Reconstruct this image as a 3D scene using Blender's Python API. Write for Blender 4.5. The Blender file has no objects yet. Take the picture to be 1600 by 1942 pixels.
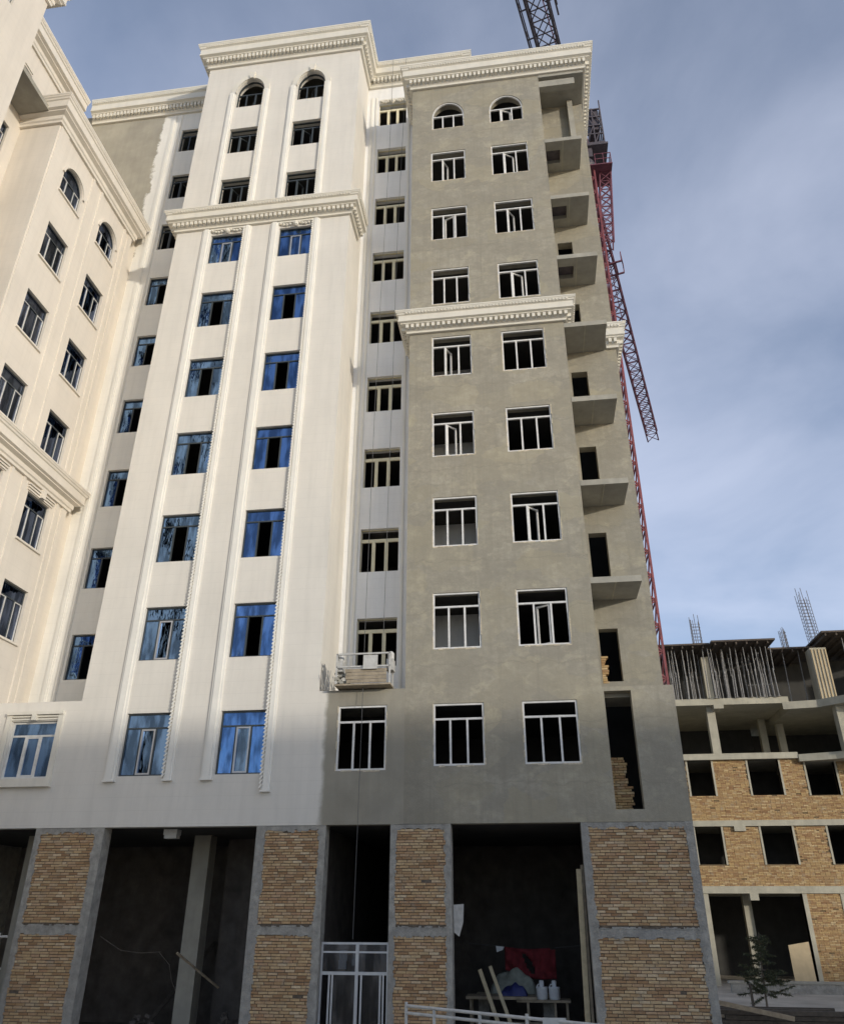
import bpy, bmesh, math, random
from mathutils import Vector, Matrix
random.seed(7)
rad = math.radians
sc = bpy.context.scene
COL = sc.collection

# ------------------------------------------------------------------ camera
PITCH, YAW, ROLL, FPX = rad(27.302), rad(7.957), rad(-0.178), 1472.57
fw = Vector((-math.sin(YAW) * math.cos(PITCH), math.cos(YAW) * math.cos(PITCH), math.sin(PITCH)))
rt = Vector((math.cos(YAW), math.sin(YAW), 0))
dn = fw.cross(rt)
rt2 = rt * math.cos(ROLL) + dn * math.sin(ROLL)
dn2 = -rt * math.sin(ROLL) + dn * math.cos(ROLL)
cam_d = bpy.data.cameras.new('camera')
cam = bpy.data.objects.new('camera', cam_d)
COL.objects.link(cam)
R3 = Matrix((rt2, -dn2, -fw)).transposed()
cam.matrix_world = R3.to_4x4()
cam_d.sensor_fit = 'HORIZONTAL'
cam_d.sensor_width = 36
cam_d.lens = 36 * FPX / 1600
cam_d.clip_start = 0.1
cam_d.clip_end = 6000
sc.camera = cam

# ------------------------------------------------------------------ sky, sun, exposure
SUN = Vector((1.0, -0.86, 0.235)).normalized()
SUN_EL = math.asin(SUN.z)
SUN_AZ = math.atan2(SUN.x, SUN.y)          # clockwise from +Y
world = bpy.data.worlds.new('World')
sc.world = world
world.use_nodes = True
wn, wl = world.node_tree.nodes, world.node_tree.links
wn.clear()
w_out = wn.new('ShaderNodeOutputWorld')
w_bg = wn.new('ShaderNodeBackground')
w_bg.inputs['Strength'].default_value = 0.15
sky = wn.new('ShaderNodeTexSky')
sky.sky_type = 'NISHITA'
sky.sun_disc = False
sky.sun_elevation = SUN_EL
sky.sun_rotation = SUN_AZ
sky.altitude = 800
sky.air_density = 0.85
sky.dust_density = 1.6
sky.ozone_density = 2.2
tc = wn.new('ShaderNodeTexCoord')
sep = wn.new('ShaderNodeSeparateXYZ')
wl.new(tc.outputs['Generated'], sep.inputs[0])
zc = wn.new('ShaderNodeMath'); zc.operation = 'MAXIMUM'; zc.inputs[1].default_value = 0.0
wl.new(sep.outputs['Z'], zc.inputs[0])
za = wn.new('ShaderNodeMath'); za.operation = 'ADD'; za.inputs[1].default_value = 0.22
wl.new(zc.outputs[0], za.inputs[0])
dx = wn.new('ShaderNodeMath'); dx.operation = 'DIVIDE'
dy = wn.new('ShaderNodeMath'); dy.operation = 'DIVIDE'
wl.new(sep.outputs['X'], dx.inputs[0]); wl.new(za.outputs[0], dx.inputs[1])
wl.new(sep.outputs['Y'], dy.inputs[0]); wl.new(za.outputs[0], dy.inputs[1])
cmb = wn.new('ShaderNodeCombineXYZ')
wl.new(dx.outputs[0], cmb.inputs[0]); wl.new(dy.outputs[0], cmb.inputs[1])
CLOUD_Z = 13.2                             # which slice of the cloud noise is used
cmb.inputs[2].default_value = CLOUD_Z
nz = wn.new('ShaderNodeTexNoise')
nz.inputs['Scale'].default_value = 1.9
nz.inputs['Detail'].default_value = 7
nz.inputs['Roughness'].default_value = 0.54
nz.inputs['Distortion'].default_value = 0.35
wl.new(cmb.outputs[0], nz.inputs['Vector'])
nz2 = wn.new('ShaderNodeTexNoise')
nz2.inputs['Scale'].default_value = 0.7
nz2.inputs['Detail'].default_value = 3
wl.new(cmb.outputs[0], nz2.inputs['Vector'])
nadd = wn.new('ShaderNodeMath'); nadd.operation = 'ADD'
wl.new(nz.outputs['Fac'], nadd.inputs[0]); wl.new(nz2.outputs['Fac'], nadd.inputs[1])
rmp = wn.new('ShaderNodeMapRange')
rmp.interpolation_type = 'SMOOTHSTEP'
rmp.inputs['From Min'].default_value = 0.66
rmp.inputs['From Max'].default_value = 1.50
rmp.inputs['To Min'].default_value = 0.10
rmp.inputs['To Max'].default_value = 0.55
wl.new(nadd.outputs[0], rmp.inputs['Value'])
cloud = wn.new('ShaderNodeRGB')
cloud.outputs[0].default_value = (4.75, 5.0, 5.95, 1)
wmix = wn.new('ShaderNodeMixRGB')
wl.new(rmp.outputs[0], wmix.inputs['Fac'])
wl.new(sky.outputs[0], wmix.inputs['Color1'])
wl.new(cloud.outputs[0], wmix.inputs['Color2'])
wl.new(wmix.outputs[0], w_bg.inputs['Color'])
wl.new(w_bg.outputs[0], w_out.inputs['Surface'])

sun_d = bpy.data.lights.new('sun', 'SUN')
sun_d.energy = 1.7
sun_d.angle = rad(1.6)
sun_d.color = (1.0, 0.925, 0.80)
sun = bpy.data.objects.new('sun', sun_d)
COL.objects.link(sun)
sun.location = (30, -25, 60)
sun.rotation_euler = SUN.to_track_quat('Z', 'Y').to_euler()

vs = sc.view_settings
vs.view_transform = 'Standard'
vs.look = 'None'
vs.exposure = 0.42
vs.gamma = 1.0
vs.use_curve_mapping = False
sc.render.engine = 'CYCLES'
sc.cycles.use_denoising = True
sc.cycles.max_bounces = 8
sc.cycles.transparent_max_bounces = 16

# ------------------------------------------------------------------ helpers
WLOC = {}          # world location of every object built (no rotated parents except windows)


class MB:
    def __init__(s):
        s.v, s.f = [], []

    def poly(s, pts):
        n = len(s.v)
        s.v += [tuple(p) for p in pts]
        s.f.append(tuple(range(n, n + len(pts))))
        return s

    def box(s, x0, x1, y0, y1, z0, z1):
        n = len(s.v)
        s.v += [(x0, y0, z0), (x1, y0, z0), (x1, y1, z0), (x0, y1, z0), (x0, y0, z1), (x1, y0, z1), (x1, y1, z1), (x0, y1, z1)]
        s.f += [tuple(n + i for i in q) for q in ((0, 3, 2, 1), (4, 5, 6, 7), (0, 1, 5, 4), (1, 2, 6, 5), (2, 3, 7, 6), (3, 0, 4, 7))]
        return s

    def beam(s, p, q, w, h=None, up=(0, 0, 1)):
        """a square bar from p to q"""
        h = h or w
        p, q = Vector(p), Vector(q)
        d = (q - p).normalized()
        u = Vector(up)
        if abs(d.dot(u)) > 0.95:
            u = Vector((0, 1, 0))
        a = d.cross(u).normalized() * (w / 2)
        b = d.cross(a).normalized() * (h / 2)
        n = len(s.v)
        for c in (p, q):
            s.v += [tuple(c + a + b), tuple(c - a + b), tuple(c - a - b), tuple(c + a - b)]
        s.f += [tuple(n + i for i in k) for k in ((0, 1, 2, 3), (7, 6, 5, 4), (0, 4, 5, 1), (1, 5, 6, 2), (2, 6, 7, 3), (3, 7, 4, 0))]
        return s

    def tube(s, p, q, r0, r1=None, n=8):
        r1 = r0 if r1 is None else r1
        p, q = Vector(p), Vector(q)
        d = (q - p).normalized()
        u = Vector((0, 0, 1)) if abs(d.z) < 0.9 else Vector((1, 0, 0))
        a = d.cross(u).normalized()
        b = d.cross(a)
        k = len(s.v)
        for c, r in ((p, r0), (q, r1)):
            for i in range(n):
                t = 2 * math.pi * i / n
                s.v.append(tuple(c + a * (r * math.cos(t)) + b * (r * math.sin(t))))
        for i in range(n):
            j = (i + 1) % n
            s.f.append((k + i, k + j, k + n + j, k + n + i))
        s.f.append(tuple(k + i for i in range(n))[::-1])
        s.f.append(tuple(k + n + i for i in range(n)))
        return s

    def lathe(s, c, prof, n=12):
        c = Vector(c)
        k = len(s.v)
        for r, z in prof:
            for i in range(n):
                t = 2 * math.pi * i / n
                s.v.append((c.x + r * math.cos(t), c.y + r * math.sin(t), c.z + z))
        for j in range(len(prof) - 1):
            for i in range(n):
                i2 = (i + 1) % n
                s.f.append((k + j * n + i, k + j * n + i2, k + (j + 1) * n + i2, k + (j + 1) * n + i))
        s.f.append(tuple(k + i for i in range(n))[::-1])
        s.f.append(tuple(k + (len(prof) - 1) * n + i for i in range(n)))
        return s

    def mesh(s, name, mat, smooth=False, normals=True):
        me = bpy.data.meshes.new(name)
        me.from_pydata(s.v, [], s.f)
        if normals:
            bm = bmesh.new(); bm.from_mesh(me)
            bmesh.ops.recalc_face_normals(bm, faces=bm.faces)
            bm.to_mesh(me); bm.free()
        if smooth:
            me.polygons.foreach_set('use_smooth', [True] * len(me.polygons))
        if mat:
            me.materials.append(mat)
        return me

    def build(s, name, mat, parent=None, smooth=False, normals=True):
        xs = [v[0] for v in s.v]; ys = [v[1] for v in s.v]; zs = [v[2] for v in s.v]
        c = Vector(((min(xs) + max(xs)) / 2, (min(ys) + max(ys)) / 2, min(zs)))
        s.v = [(v[0] - c.x, v[1] - c.y, v[2] - c.z) for v in s.v]
        return put(name, s.mesh(name, mat, smooth, normals), c, parent)


def put(name, me, loc, parent=None, rotz=0.0, kind=None):
    o = bpy.data.objects.new(name, me)
    COL.objects.link(o)
    loc = Vector(loc)
    WLOC[o] = loc
    if parent is not None:
        o.parent = parent
        o.location = loc - WLOC[parent]
    else:
        o.location = loc
    o.rotation_euler.z = rotz
    if kind:
        o['kind'] = kind
    return o


def local(name, me, parent, loc=(0, 0, 0), rotz=0.0):
    o = bpy.data.objects.new(name, me)
    COL.objects.link(o)
    o.parent = parent
    o.location = loc
    o.rotation_euler.z = rotz
    return o


def thing(name, label, cat, loc, group=None):
    o = bpy.data.objects.new(name, None)
    COL.objects.link(o)
    o.location = loc
    o.empty_display_size = 0.5
    WLOC[o] = Vector(loc)
    return tag(o, label, cat, group)


def tag(o, label, cat, group=None):
    o['label'] = label
    o['category'] = cat
    if group:
        o['group'] = group
    return o


# ------------------------------------------------------------------ materials
def nodes_of(name):
    m = bpy.data.materials.new(name)
    m.use_nodes = True
    nt = m.node_tree
    b = nt.nodes['Principled BSDF']
    return m, nt, nt.nodes, nt.links, b


def noise(nt, vec, scale, detail=5, rough=0.55):
    n = nt.nodes.new('ShaderNodeTexNoise')
    n.inputs['Scale'].default_value = scale
    n.inputs['Detail'].default_value = detail
    n.inputs['Roughness'].default_value = rough
    nt.links.new(vec, n.inputs['Vector'])
    return n.outputs['Fac']


def mapped(nt, vec, scale, loc=(0, 0, 0)):
    m = nt.nodes.new('ShaderNodeMapping')
    m.inputs['Scale'].default_value = scale
    m.inputs['Location'].default_value = loc
    nt.links.new(vec, m.inputs['Vector'])
    return m.outputs[0]


def rng(nt, val, a, b, c, d, smooth=False):
    n = nt.nodes.new('ShaderNodeMapRange')
    if smooth:
        n.interpolation_type = 'SMOOTHSTEP'
    for k, x in zip(('From Min', 'From Max', 'To Min', 'To Max'), (a, b, c, d)):
        n.inputs[k].default_value = x
    nt.links.new(val, n.inputs['Value'])
    return n.outputs[0]


def mixc(nt, fac, c1, c2, mode='MIX'):
    n = nt.nodes.new('ShaderNodeMixRGB')
    n.blend_type = mode
    for i, c in ((0, fac), (1, c1), (2, c2)):
        if isinstance(c, (int, float)):
            n.inputs[i].default_value = c
        elif isinstance(c, tuple):
            n.inputs[i].default_value = (*c, 1)
        else:
            nt.links.new(c, n.inputs[i])
    return n.outputs[0]


def math2(nt, op, a, b):
    n = nt.nodes.new('ShaderNodeMath')
    n.operation = op
    for i, c in ((0, a), (1, b)):
        if isinstance(c, (int, float)):
            n.inputs[i].default_value = c
        else:
            nt.links.new(c, n.inputs[i])
    return n.outputs[0]


def bump(nt, b, height, strength, dist=0.01):
    n = nt.nodes.new('ShaderNodeBump')
    n.inputs['Strength'].default_value = strength
    n.inputs['Distance'].default_value = dist
    nt.links.new(height, n.inputs['Height'])
    nt.links.new(n.outputs[0], b.inputs['Normal'])


def scaled(c, k):
    return tuple(min(1, x * k) for x in c)


def plaster_colour(nt, pos, col, var, scale, streak, stain=0.0):
    n = noise(nt, pos, scale, 6, 0.6)
    f = rng(nt, n, 0.3, 0.72, 0, 1)
    c = mixc(nt, f, scaled(col, 1 - var), scaled(col, 1 + var))
    n2 = noise(nt, mapped(nt, pos, (2.2, 2.2, 0.16)), 2.0, 5, 0.6)
    f2 = rng(nt, n2, 0.45, 0.75, 0, streak)
    c = mixc(nt, f2, c, scaled(col, 0.62))
    if stain:
        n3 = noise(nt, mapped(nt, pos, (1, 1, 0.8), (5, 3, 1)), 0.55, 4, 0.6)
        f3 = rng(nt, n3, 0.5, 0.7, 0, stain)
        c = mixc(nt, f3, c, (col[0] * 0.74, col[1] * 0.76, col[2] * 0.82))
    return c


def mat_plain(name, col, rough=0.8, var=0.1, scale=2.0, streak=0.0, bmp=0.0, bscale=40.0, metal=0.0, stain=0.0, bdist=0.01):
    m, nt, N, L, b = nodes_of(name)
    g = N.new('ShaderNodeNewGeometry').outputs['Position']
    c = plaster_colour(nt, g, col, var, scale, streak, stain)
    L.new(c, b.inputs['Base Color'])
    b.inputs['Roughness'].default_value = rough
    b.inputs['Metallic'].default_value = metal
    if bmp:
        bump(nt, b, noise(nt, g, bscale, 4, 0.6), bmp, bdist)
    return m


def courses(nt, pos, step=0.36, width=0.05):
    """thin scored joints across a rendered wall, height and run per block"""
    sp = nt.nodes.new('ShaderNodeSeparateXYZ')
    nt.links.new(pos, sp.inputs[0])
    z = math2(nt, 'FRACT', math2(nt, 'DIVIDE', sp.outputs['Z'], step), 0)
    a = math2(nt, 'LESS_THAN', z, width)
    return a


def mat_paint(name, col, cem=None, mask=None):
    """sprayed exterior paint with scored courses; optional bare cement where mask(pos) is 1"""
    m, nt, N, L, b = nodes_of(name)
    g = N.new('ShaderNodeNewGeometry').outputs['Position']
    c = plaster_colour(nt, g, col, 0.05, 0.6, 0.20)
    fine = noise(nt, g, 9.0, 4, 0.7)
    c = mixc(nt, rng(nt, fine, 0.35, 0.7, 0, 0.06), c, scaled(col, 0.7))
    j = courses(nt, g)
    c = mixc(nt, math2(nt, 'MULTIPLY', j, 0.10), c, scaled(col, 0.55))
    h = math2(nt, 'ADD', noise(nt, g, 55.0, 4, 0.6), math2(nt, 'MULTIPLY', j, -1.2))
    if mask:
        k = mask(nt, g)
        cc = plaster_colour(nt, g, cem, 0.16, 0.9, 0.30, 0.45)
        c = mixc(nt, k, c, cc)
    L.new(c, b.inputs['Base Color'])
    b.inputs['Roughness'].default_value = 0.82
    bump(nt, b, h, 0.22, 0.012)
    return m


WHITE = (0.70, 0.665, 0.60)
CREAM = (0.72, 0.66, 0.575)
CEMENT = (0.375, 0.345, 0.275)


def mask_axis(axis, edge, soft, nscale, namp, sign=1):
    def f(nt, pos):
        sp = nt.nodes.new('ShaderNodeSeparateXYZ')
        nt.links.new(pos, sp.inputs[0])
        n = noise(nt, pos, nscale, 5, 0.65)
        v = math2(nt, 'ADD', sp.outputs[axis], math2(nt, 'MULTIPLY', math2(nt, 'SUBTRACT', n, 0.5), namp))
        if sign > 0:
            return rng(nt, v, edge - soft, edge + soft, 0, 1, True)
        return rng(nt, v, edge - soft, edge + soft, 1, 0, True)
    return f


def mask_patch(nt, pos):
    """upper left of the recessed wall: left of x=-16.7 and above the wing roof"""
    a = mask_axis('X', -16.72, 0.06, 1.3, 0.9, -1)(nt, pos)
    b = mask_axis('Z', 26.0, 0.5, 1.0, 1.0, 1)(nt, pos)
    return math2(nt, 'MULTIPLY', a, b)


M = {}
M['white'] = mat_paint('white_paint', WHITE)
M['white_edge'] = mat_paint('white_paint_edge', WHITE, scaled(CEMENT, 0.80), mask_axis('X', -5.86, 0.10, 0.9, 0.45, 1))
M['white_patch'] = mat_paint('white_paint_patch', (0.80, 0.775, 0.71), CEMENT, mask_patch)  # wall white lightened to stand in for fill light in the left recess
M['cream'] = mat_paint('cream_paint', CREAM)
M['stair_white_lifted'] = mat_paint('stair_white_lifted_paint', (0.82, 0.81, 0.79))  # cool white, lightened to make up for weak fill light in the recess
M['grey_edge'] = mat_paint('cement_edge', WHITE, CEMENT, mask_axis('X', -3.44, 0.05, 1.6, 0.22, 1))


def mat_cement(name, col):
    m, nt, N, L, b = nodes_of(name)
    g = N.new('ShaderNodeNewGeometry').outputs['Position']
    c = plaster_colour(nt, g, col, 0.20, 0.7, 0.5, 0.7)
    n = noise(nt, mapped(nt, g, (1, 1, 2.2)), 3.2, 6, 0.7)
    c = mixc(nt, rng(nt, n, 0.38, 0.64, 0, 0.55), c, scaled(col, 0.72))
    n = noise(nt, mapped(nt, g, (1, 1, 1), (9, 2, 4)), 2.3, 3, 0.5)
    c = mixc(nt, rng(nt, n, 0.58, 0.72, 0, 0.35), c, scaled(col, 1.22))
    c = mixc(nt, rng(nt, noise(nt, g, 9.0, 5, 0.75), 0.42, 0.62, 0, 0.40), c, scaled(col, 0.68))
    c = mixc(nt, rng(nt, noise(nt, mapped(nt, g, (1, 1, 1.6), (2, 8, 5)), 1.4, 6, 0.7), 0.50, 0.64, 0, 0.42), c, scaled(col, 0.66))
    c = mixc(nt, rng(nt, noise(nt, mapped(nt, g, (1, 1, 1.3), (7, 1, 9)), 1.9, 6, 0.7), 0.54, 0.66, 0, 0.5), c, (col[0] * 1.28, col[1] * 1.25, col[2] * 1.15))
    # trowelled patches: cells with wobbly borders, each float pass a slightly different tone
    wob = N.new('ShaderNodeTexNoise'); wob.inputs['Scale'].default_value = 2.0; wob.inputs['Detail'].default_value = 3
    L.new(g, wob.inputs['Vector'])
    wv_ = N.new('ShaderNodeVectorMath'); wv_.operation = 'MULTIPLY_ADD'
    L.new(wob.outputs['Color'], wv_.inputs[0]); wv_.inputs[1].default_value = (0.9, 0.9, 0.5); L.new(g, wv_.inputs[2])
    vo = N.new('ShaderNodeTexVoronoi'); vo.inputs['Scale'].default_value = 1.0
    L.new(mapped(nt, wv_.outputs[0], (0.75, 0.75, 1.5)), vo.inputs['Vector'])
    sx = N.new('ShaderNodeSeparateXYZ'); L.new(vo.outputs['Color'], sx.inputs[0])
    c = mixc(nt, rng(nt, sx.outputs['X'], 0, 1, 0, 0.42), c, scaled(col, 0.66))
    c = mixc(nt, rng(nt, sx.outputs['Y'], 0.6, 1, 0, 0.30), c, (col[0] * 1.05, col[1] * 1.0, col[2] * 0.82))
    # runs of wash-water down the wall
    c = mixc(nt, rng(nt, noise(nt, mapped(nt, g, (4.5, 4.5, 0.12), (3, 1, 2)), 1.6, 5, 0.7), 0.54, 0.72, 0, 0.45), c, scaled(col, 0.6))
    # scaffold lift lines
    spz = N.new('ShaderNodeSeparateXYZ'); L.new(wv_.outputs[0], spz.inputs[0])
    lf = math2(nt, 'FRACT', math2(nt, 'DIVIDE', spz.outputs['Z'], 1.655), 0)
    c = mixc(nt, math2(nt, 'MULTIPLY', math2(nt, 'LESS_THAN', lf, 0.03), 0.28), c, scaled(col, 0.6))
    # darker area low on the wall beside the painted edge
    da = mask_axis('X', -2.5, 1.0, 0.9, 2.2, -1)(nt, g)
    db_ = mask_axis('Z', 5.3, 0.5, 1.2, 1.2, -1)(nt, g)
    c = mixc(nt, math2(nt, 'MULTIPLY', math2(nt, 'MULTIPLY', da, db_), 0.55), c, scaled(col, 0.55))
    L.new(c, b.inputs['Base Color'])
    b.inputs['Roughness'].default_value = 0.93
    h = math2(nt, 'ADD', noise(nt, g, 26.0, 6, 0.7), math2(nt, 'MULTIPLY', noise(nt, g, 3.0, 3, 0.5), 1.8))
    bump(nt, b, h, 0.35, 0.02)
    return m


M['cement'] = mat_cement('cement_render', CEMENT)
M['concrete'] = mat_plain('cast_concrete', (0.36, 0.34, 0.285), 0.9, 0.16, 1.6, 0.3, 0.3, 30, stain=0.3)
M['pier_concrete'] = mat_plain('pier_concrete', (0.33, 0.315, 0.28), 0.92, 0.30, 5.0, 0.4, 0.6, 18, stain=0.5, bdist=0.03)
M['far_concrete'] = mat_plain('far_concrete', (0.44, 0.41, 0.32), 0.9, 0.16, 1.4, 0.35, 0.3, 20, stain=0.3)
M['mortar'] = mat_plain('mortar', (0.13, 0.105, 0.08), 0.95, 0.35, 9, 0.2, 0.5, 60)
M['far_mortar'] = mat_plain('far_mortar', (0.17, 0.12, 0.065), 0.95, 0.3, 9, 0.2, 0.4, 60)
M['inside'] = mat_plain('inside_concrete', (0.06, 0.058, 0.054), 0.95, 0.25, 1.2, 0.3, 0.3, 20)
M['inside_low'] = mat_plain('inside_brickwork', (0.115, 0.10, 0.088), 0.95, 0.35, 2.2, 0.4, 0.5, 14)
M['cornice'] = mat_plain('cornice_white', (0.70, 0.665, 0.58), 0.8, 0.06, 1.2, 0.16, 0.15, 60)
M['trim'] = mat_plain('trim_white', (0.79, 0.765, 0.70), 0.75, 0.05, 1.2, 0.14, 0.15, 60)  # paler than the walls, standing in for sun on the strip bevels
M['cornice_cream'] = mat_plain('cornice_cream', (0.72, 0.665, 0.58), 0.8, 0.06, 1.2, 0.16, 0.15, 60)
M['pvc'] = mat_plain('white_pvc', (0.68, 0.67, 0.64), 0.5, 0.14, 5, 0.2)
M['foam'] = mat_plain('sealing_foam', (0.55, 0.48, 0.36), 0.95, 0.3, 14, 0, 0.8, 40)
M['dark_frame'] = mat_plain('dark_frame', (0.045, 0.055, 0.06), 0.45, 0.1, 3)
M['cream_frame'] = mat_plain('cream_frame', (0.70, 0.64, 0.45), 0.6, 0.08, 3)
M['alu'] = mat_plain('aluminium', (0.50, 0.50, 0.51), 0.4, 0.1, 6, metal=0.6)
M['rail'] = mat_plain('rail_paint', (0.50, 0.49, 0.46), 0.6, 0.2, 8)
M['crane'] = mat_plain('crane_red', (0.22, 0.055, 0.06), 0.6, 0.35, 3)
M['crane_backlit'] = mat_plain('crane_red_backlit', (0.17, 0.055, 0.075), 0.6, 0.25, 3)  # same red as the mast, darkened in colour to look backlit
M['steel'] = mat_plain('dark_steel', (0.09, 0.075, 0.085), 0.6, 0.3, 6)
M['rebar'] = mat_plain('rebar', (0.14, 0.12, 0.11), 0.7, 0.3, 8)
M['timber'] = mat_plain('grey_timber', (0.34, 0.28, 0.20), 0.85, 0.3, 6, 0.3)
M['old_timber'] = mat_plain('old_timber', (0.09, 0.075, 0.06), 0.9, 0.35, 6, 0.3)
M['pale_timber'] = mat_plain('pale_timber', (0.55, 0.46, 0.30), 0.8, 0.15, 6, 0.2)
M['plyboard'] = mat_plain('plyboard', (0.55, 0.43, 0.26), 0.8, 0.1, 3, 0.15)
M['formwork'] = mat_plain('formwork_ply', (0.10, 0.08, 0.065), 0.9, 0.3, 3, 0.2)
M['prop'] = mat_plain('galvanised_prop', (0.24, 0.235, 0.23), 0.6, 0.35, 12, metal=0.2)
M['red_cloth'] = mat_plain('red_cloth', (0.17, 0.02, 0.026), 0.95, 0.3, 4, 0.4, 0.8, 6)
M['blue_bag'] = mat_plain('blue_bag', (0.03, 0.04, 0.16), 0.6, 0.2, 6, 0, 0.5, 8)
M['grey_bag'] = mat_plain('grey_bag', (0.27, 0.29, 0.25), 0.8, 0.25, 8, 0, 0.6, 9)
M['plastic'] = mat_plain('white_plastic', (0.74, 0.76, 0.78), 0.4, 0.05, 6)
M['paper'] = mat_plain('paper', (0.76, 0.80, 0.86), 0.9, 0.05, 4)
M['ground'] = mat_plain('site_ground', (0.42, 0.37, 0.30), 0.95, 0.25, 0.6, 0, 0.8, 6, bdist=0.06)
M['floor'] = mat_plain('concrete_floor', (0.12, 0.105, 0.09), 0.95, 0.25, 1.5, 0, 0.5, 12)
M['bark'] = mat_plain('bark', (0.16, 0.13, 0.10), 0.9, 0.3, 12, 0, 0.6, 30)
M['block_paint'] = mat_plain('pale_block', (0.68, 0.65, 0.58), 0.85, 0.06, 0.8, 0.15)
M['rope'] = mat_plain('cable', (0.10, 0.10, 0.10), 0.7, 0.1, 5)
M['brown_rail'] = mat_plain('brown_crate', (0.26, 0.15, 0.12), 0.85, 0.3, 6)


def mat_leaf():
    m, nt, N, L, b = nodes_of('needles')
    r = N.new('ShaderNodeNewGeometry').outputs['Random Per Island']
    L.new(mixc(nt, r, (0.035, 0.05, 0.03), (0.13, 0.14, 0.075)), b.inputs['Base Color'])
    b.inputs['Roughness'].default_value = 0.8
    return m


M['leaf'] = mat_leaf()


def mat_brick(name, cols, source):
    m, nt, N, L, b = nodes_of(name)
    geo = N.new('ShaderNodeNewGeometry')
    g = geo.outputs['Position']
    if source == 'object':
        r = N.new('ShaderNodeObjectInfo').outputs['Random']
    else:
        r = geo.outputs['Random Per Island']
    ramp = N.new('ShaderNodeValToRGB')
    ramp.color_ramp.interpolation = 'LINEAR'
    el = ramp.color_ramp.elements
    while len(el) < len(cols):
        el.new(0.5)
    for i, c in enumerate(cols):
        el[i].position = i / (len(cols) - 1)
        el[i].color = (*c, 1)
    L.new(r, ramp.inputs['Fac'])
    c = mixc(nt, rng(nt, noise(nt, g, 14, 5, 0.65), 0.35, 0.7, 0, 0.38), ramp.outputs[0], (cols[0][0] * 0.6, cols[0][1] * 0.6, cols[0][2] * 0.6))
    c = mixc(nt, rng(nt, noise(nt, g, 1.1, 4, 0.6), 0.42, 0.7, 0, 0.28), c, (0.25, 0.18, 0.10))
    c = mixc(nt, rng(nt, noise(nt, mapped(nt, g, (1, 1, 1), (4, 7, 1)), 3.0, 5, 0.6), 0.56, 0.72, 0, 0.7), c, (0.36, 0.31, 0.23))
    L.new(c, b.inputs['Base Color'])
    b.inputs['Roughness'].default_value = 0.93
    bump(nt, b, noise(nt, g, 70, 4, 0.7), 0.6, 0.006)
    return m


PIER_COLS = [(0.32, 0.185, 0.095), (0.46, 0.29, 0.15), (0.56, 0.385, 0.205), (0.62, 0.46, 0.265), (0.47, 0.28, 0.155), (0.72, 0.58, 0.38)]
FAR_COLS = [(0.30, 0.165, 0.08), (0.48, 0.31, 0.14), (0.56, 0.39, 0.18), (0.38, 0.225, 0.11), (0.66, 0.50, 0.27)]
M['brick_one'] = mat_brick('brick_single', PIER_COLS, 'object')
M['brick_many'] = mat_brick('brick_course', PIER_COLS, 'island')
M['far_brick'] = mat_brick('far_brick', FAR_COLS, 'island')


def mat_glass(name, tint, refl, see):
    m, nt, N, L, b = nodes_of(name)
    N.remove(b)
    out = N['Material Output']
    g = N.new('ShaderNodeNewGeometry').outputs['Position']
    gl = N.new('ShaderNodeBsdfGlossy')
    gl.inputs['Color'].default_value = (*tint, 1)
    gl.inputs['Roughness'].default_value = 0.03
    bn = N.new('ShaderNodeBump')
    bn.inputs['Strength'].default_value = 0.6
    bn.inputs['Distance'].default_value = 0.03
    L.new(noise(nt, mapped(nt, g, (1.5, 1.5, 0.55)), 1.7, 3, 0.5), bn.inputs['Height'])
    L.new(bn.outputs[0], gl.inputs['Normal'])
    tr = N.new('ShaderNodeBsdfTransparent')
    tr.inputs['Color'].default_value = (*see, 1)
    mx = N.new('ShaderNodeMixShader')
    refl_streaks = noise(nt, mapped(nt, g, (2.2, 2.2, 0.5)), 1.6, 3, 0.55)  # noise streaks vary the reflection strength, standing in for reflected buildings
    L.new(rng(nt, refl_streaks, 0.40, 0.62, refl * 0.45, refl * 1.15, True), mx.inputs[0])
    L.new(tr.outputs[0], mx.inputs[1]); L.new(gl.outputs[0], mx.inputs[2])
    L.new(mx.outputs[0], out.inputs['Surface'])
    return m


M['blue_glass'] = mat_glass('blue_glass', (0.26, 0.45, 0.80), 0.56, (0.16, 0.19, 0.25))
M['wing_glass'] = mat_glass('grey_blue_glass', (0.34, 0.42, 0.62), 0.46, (0.14, 0.16, 0.20))
M['clear_glass'] = mat_glass('plain_glass', (0.75, 0.8, 0.9), 0.16, (0.55, 0.58, 0.6))

# ------------------------------------------------------------------ levels (z is measured from the lens)
G = -3.3                        # site ground
Y0 = 22.0                       # front plane of the tower
YR = 24.05                      # recessed walls
SILL, ST = 3.53, 3.31           # first sill and storey height


def sill(k):
    return SILL + ST * k


# ------------------------------------------------------------------ ground
def ground_z(x, y):
    t = min(1, max(0, (y - 6) / 11))
    t = t * t * (3 - 2 * t)
    return -1.6 + (G + 1.6) * t


gx = [-3000, -600, -150] + [i * 3.0 for i in range(-20, 21)] + [150, 600, 3000]
gy = [-3000, -600, -150] + [i * 3.0 for i in range(-10, 31)] + [150, 600, 3000]
mb = MB()
mb.v = [(x, y, ground_z(x, y) + (random.uniform(-0.03, 0.03) if abs(x) < 61 and -31 < y < 20 else 0)) for y in gy for x in gx]
nx = len(gx)
mb.f = [(j * nx + i, j * nx + i + 1, (j + 1) * nx + i + 1, (j + 1) * nx + i) for j in range(len(gy) - 1) for i in range(nx - 1)]
o = mb.build('ground', M['ground'], normals=False)
o['kind'] = 'structure'


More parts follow.
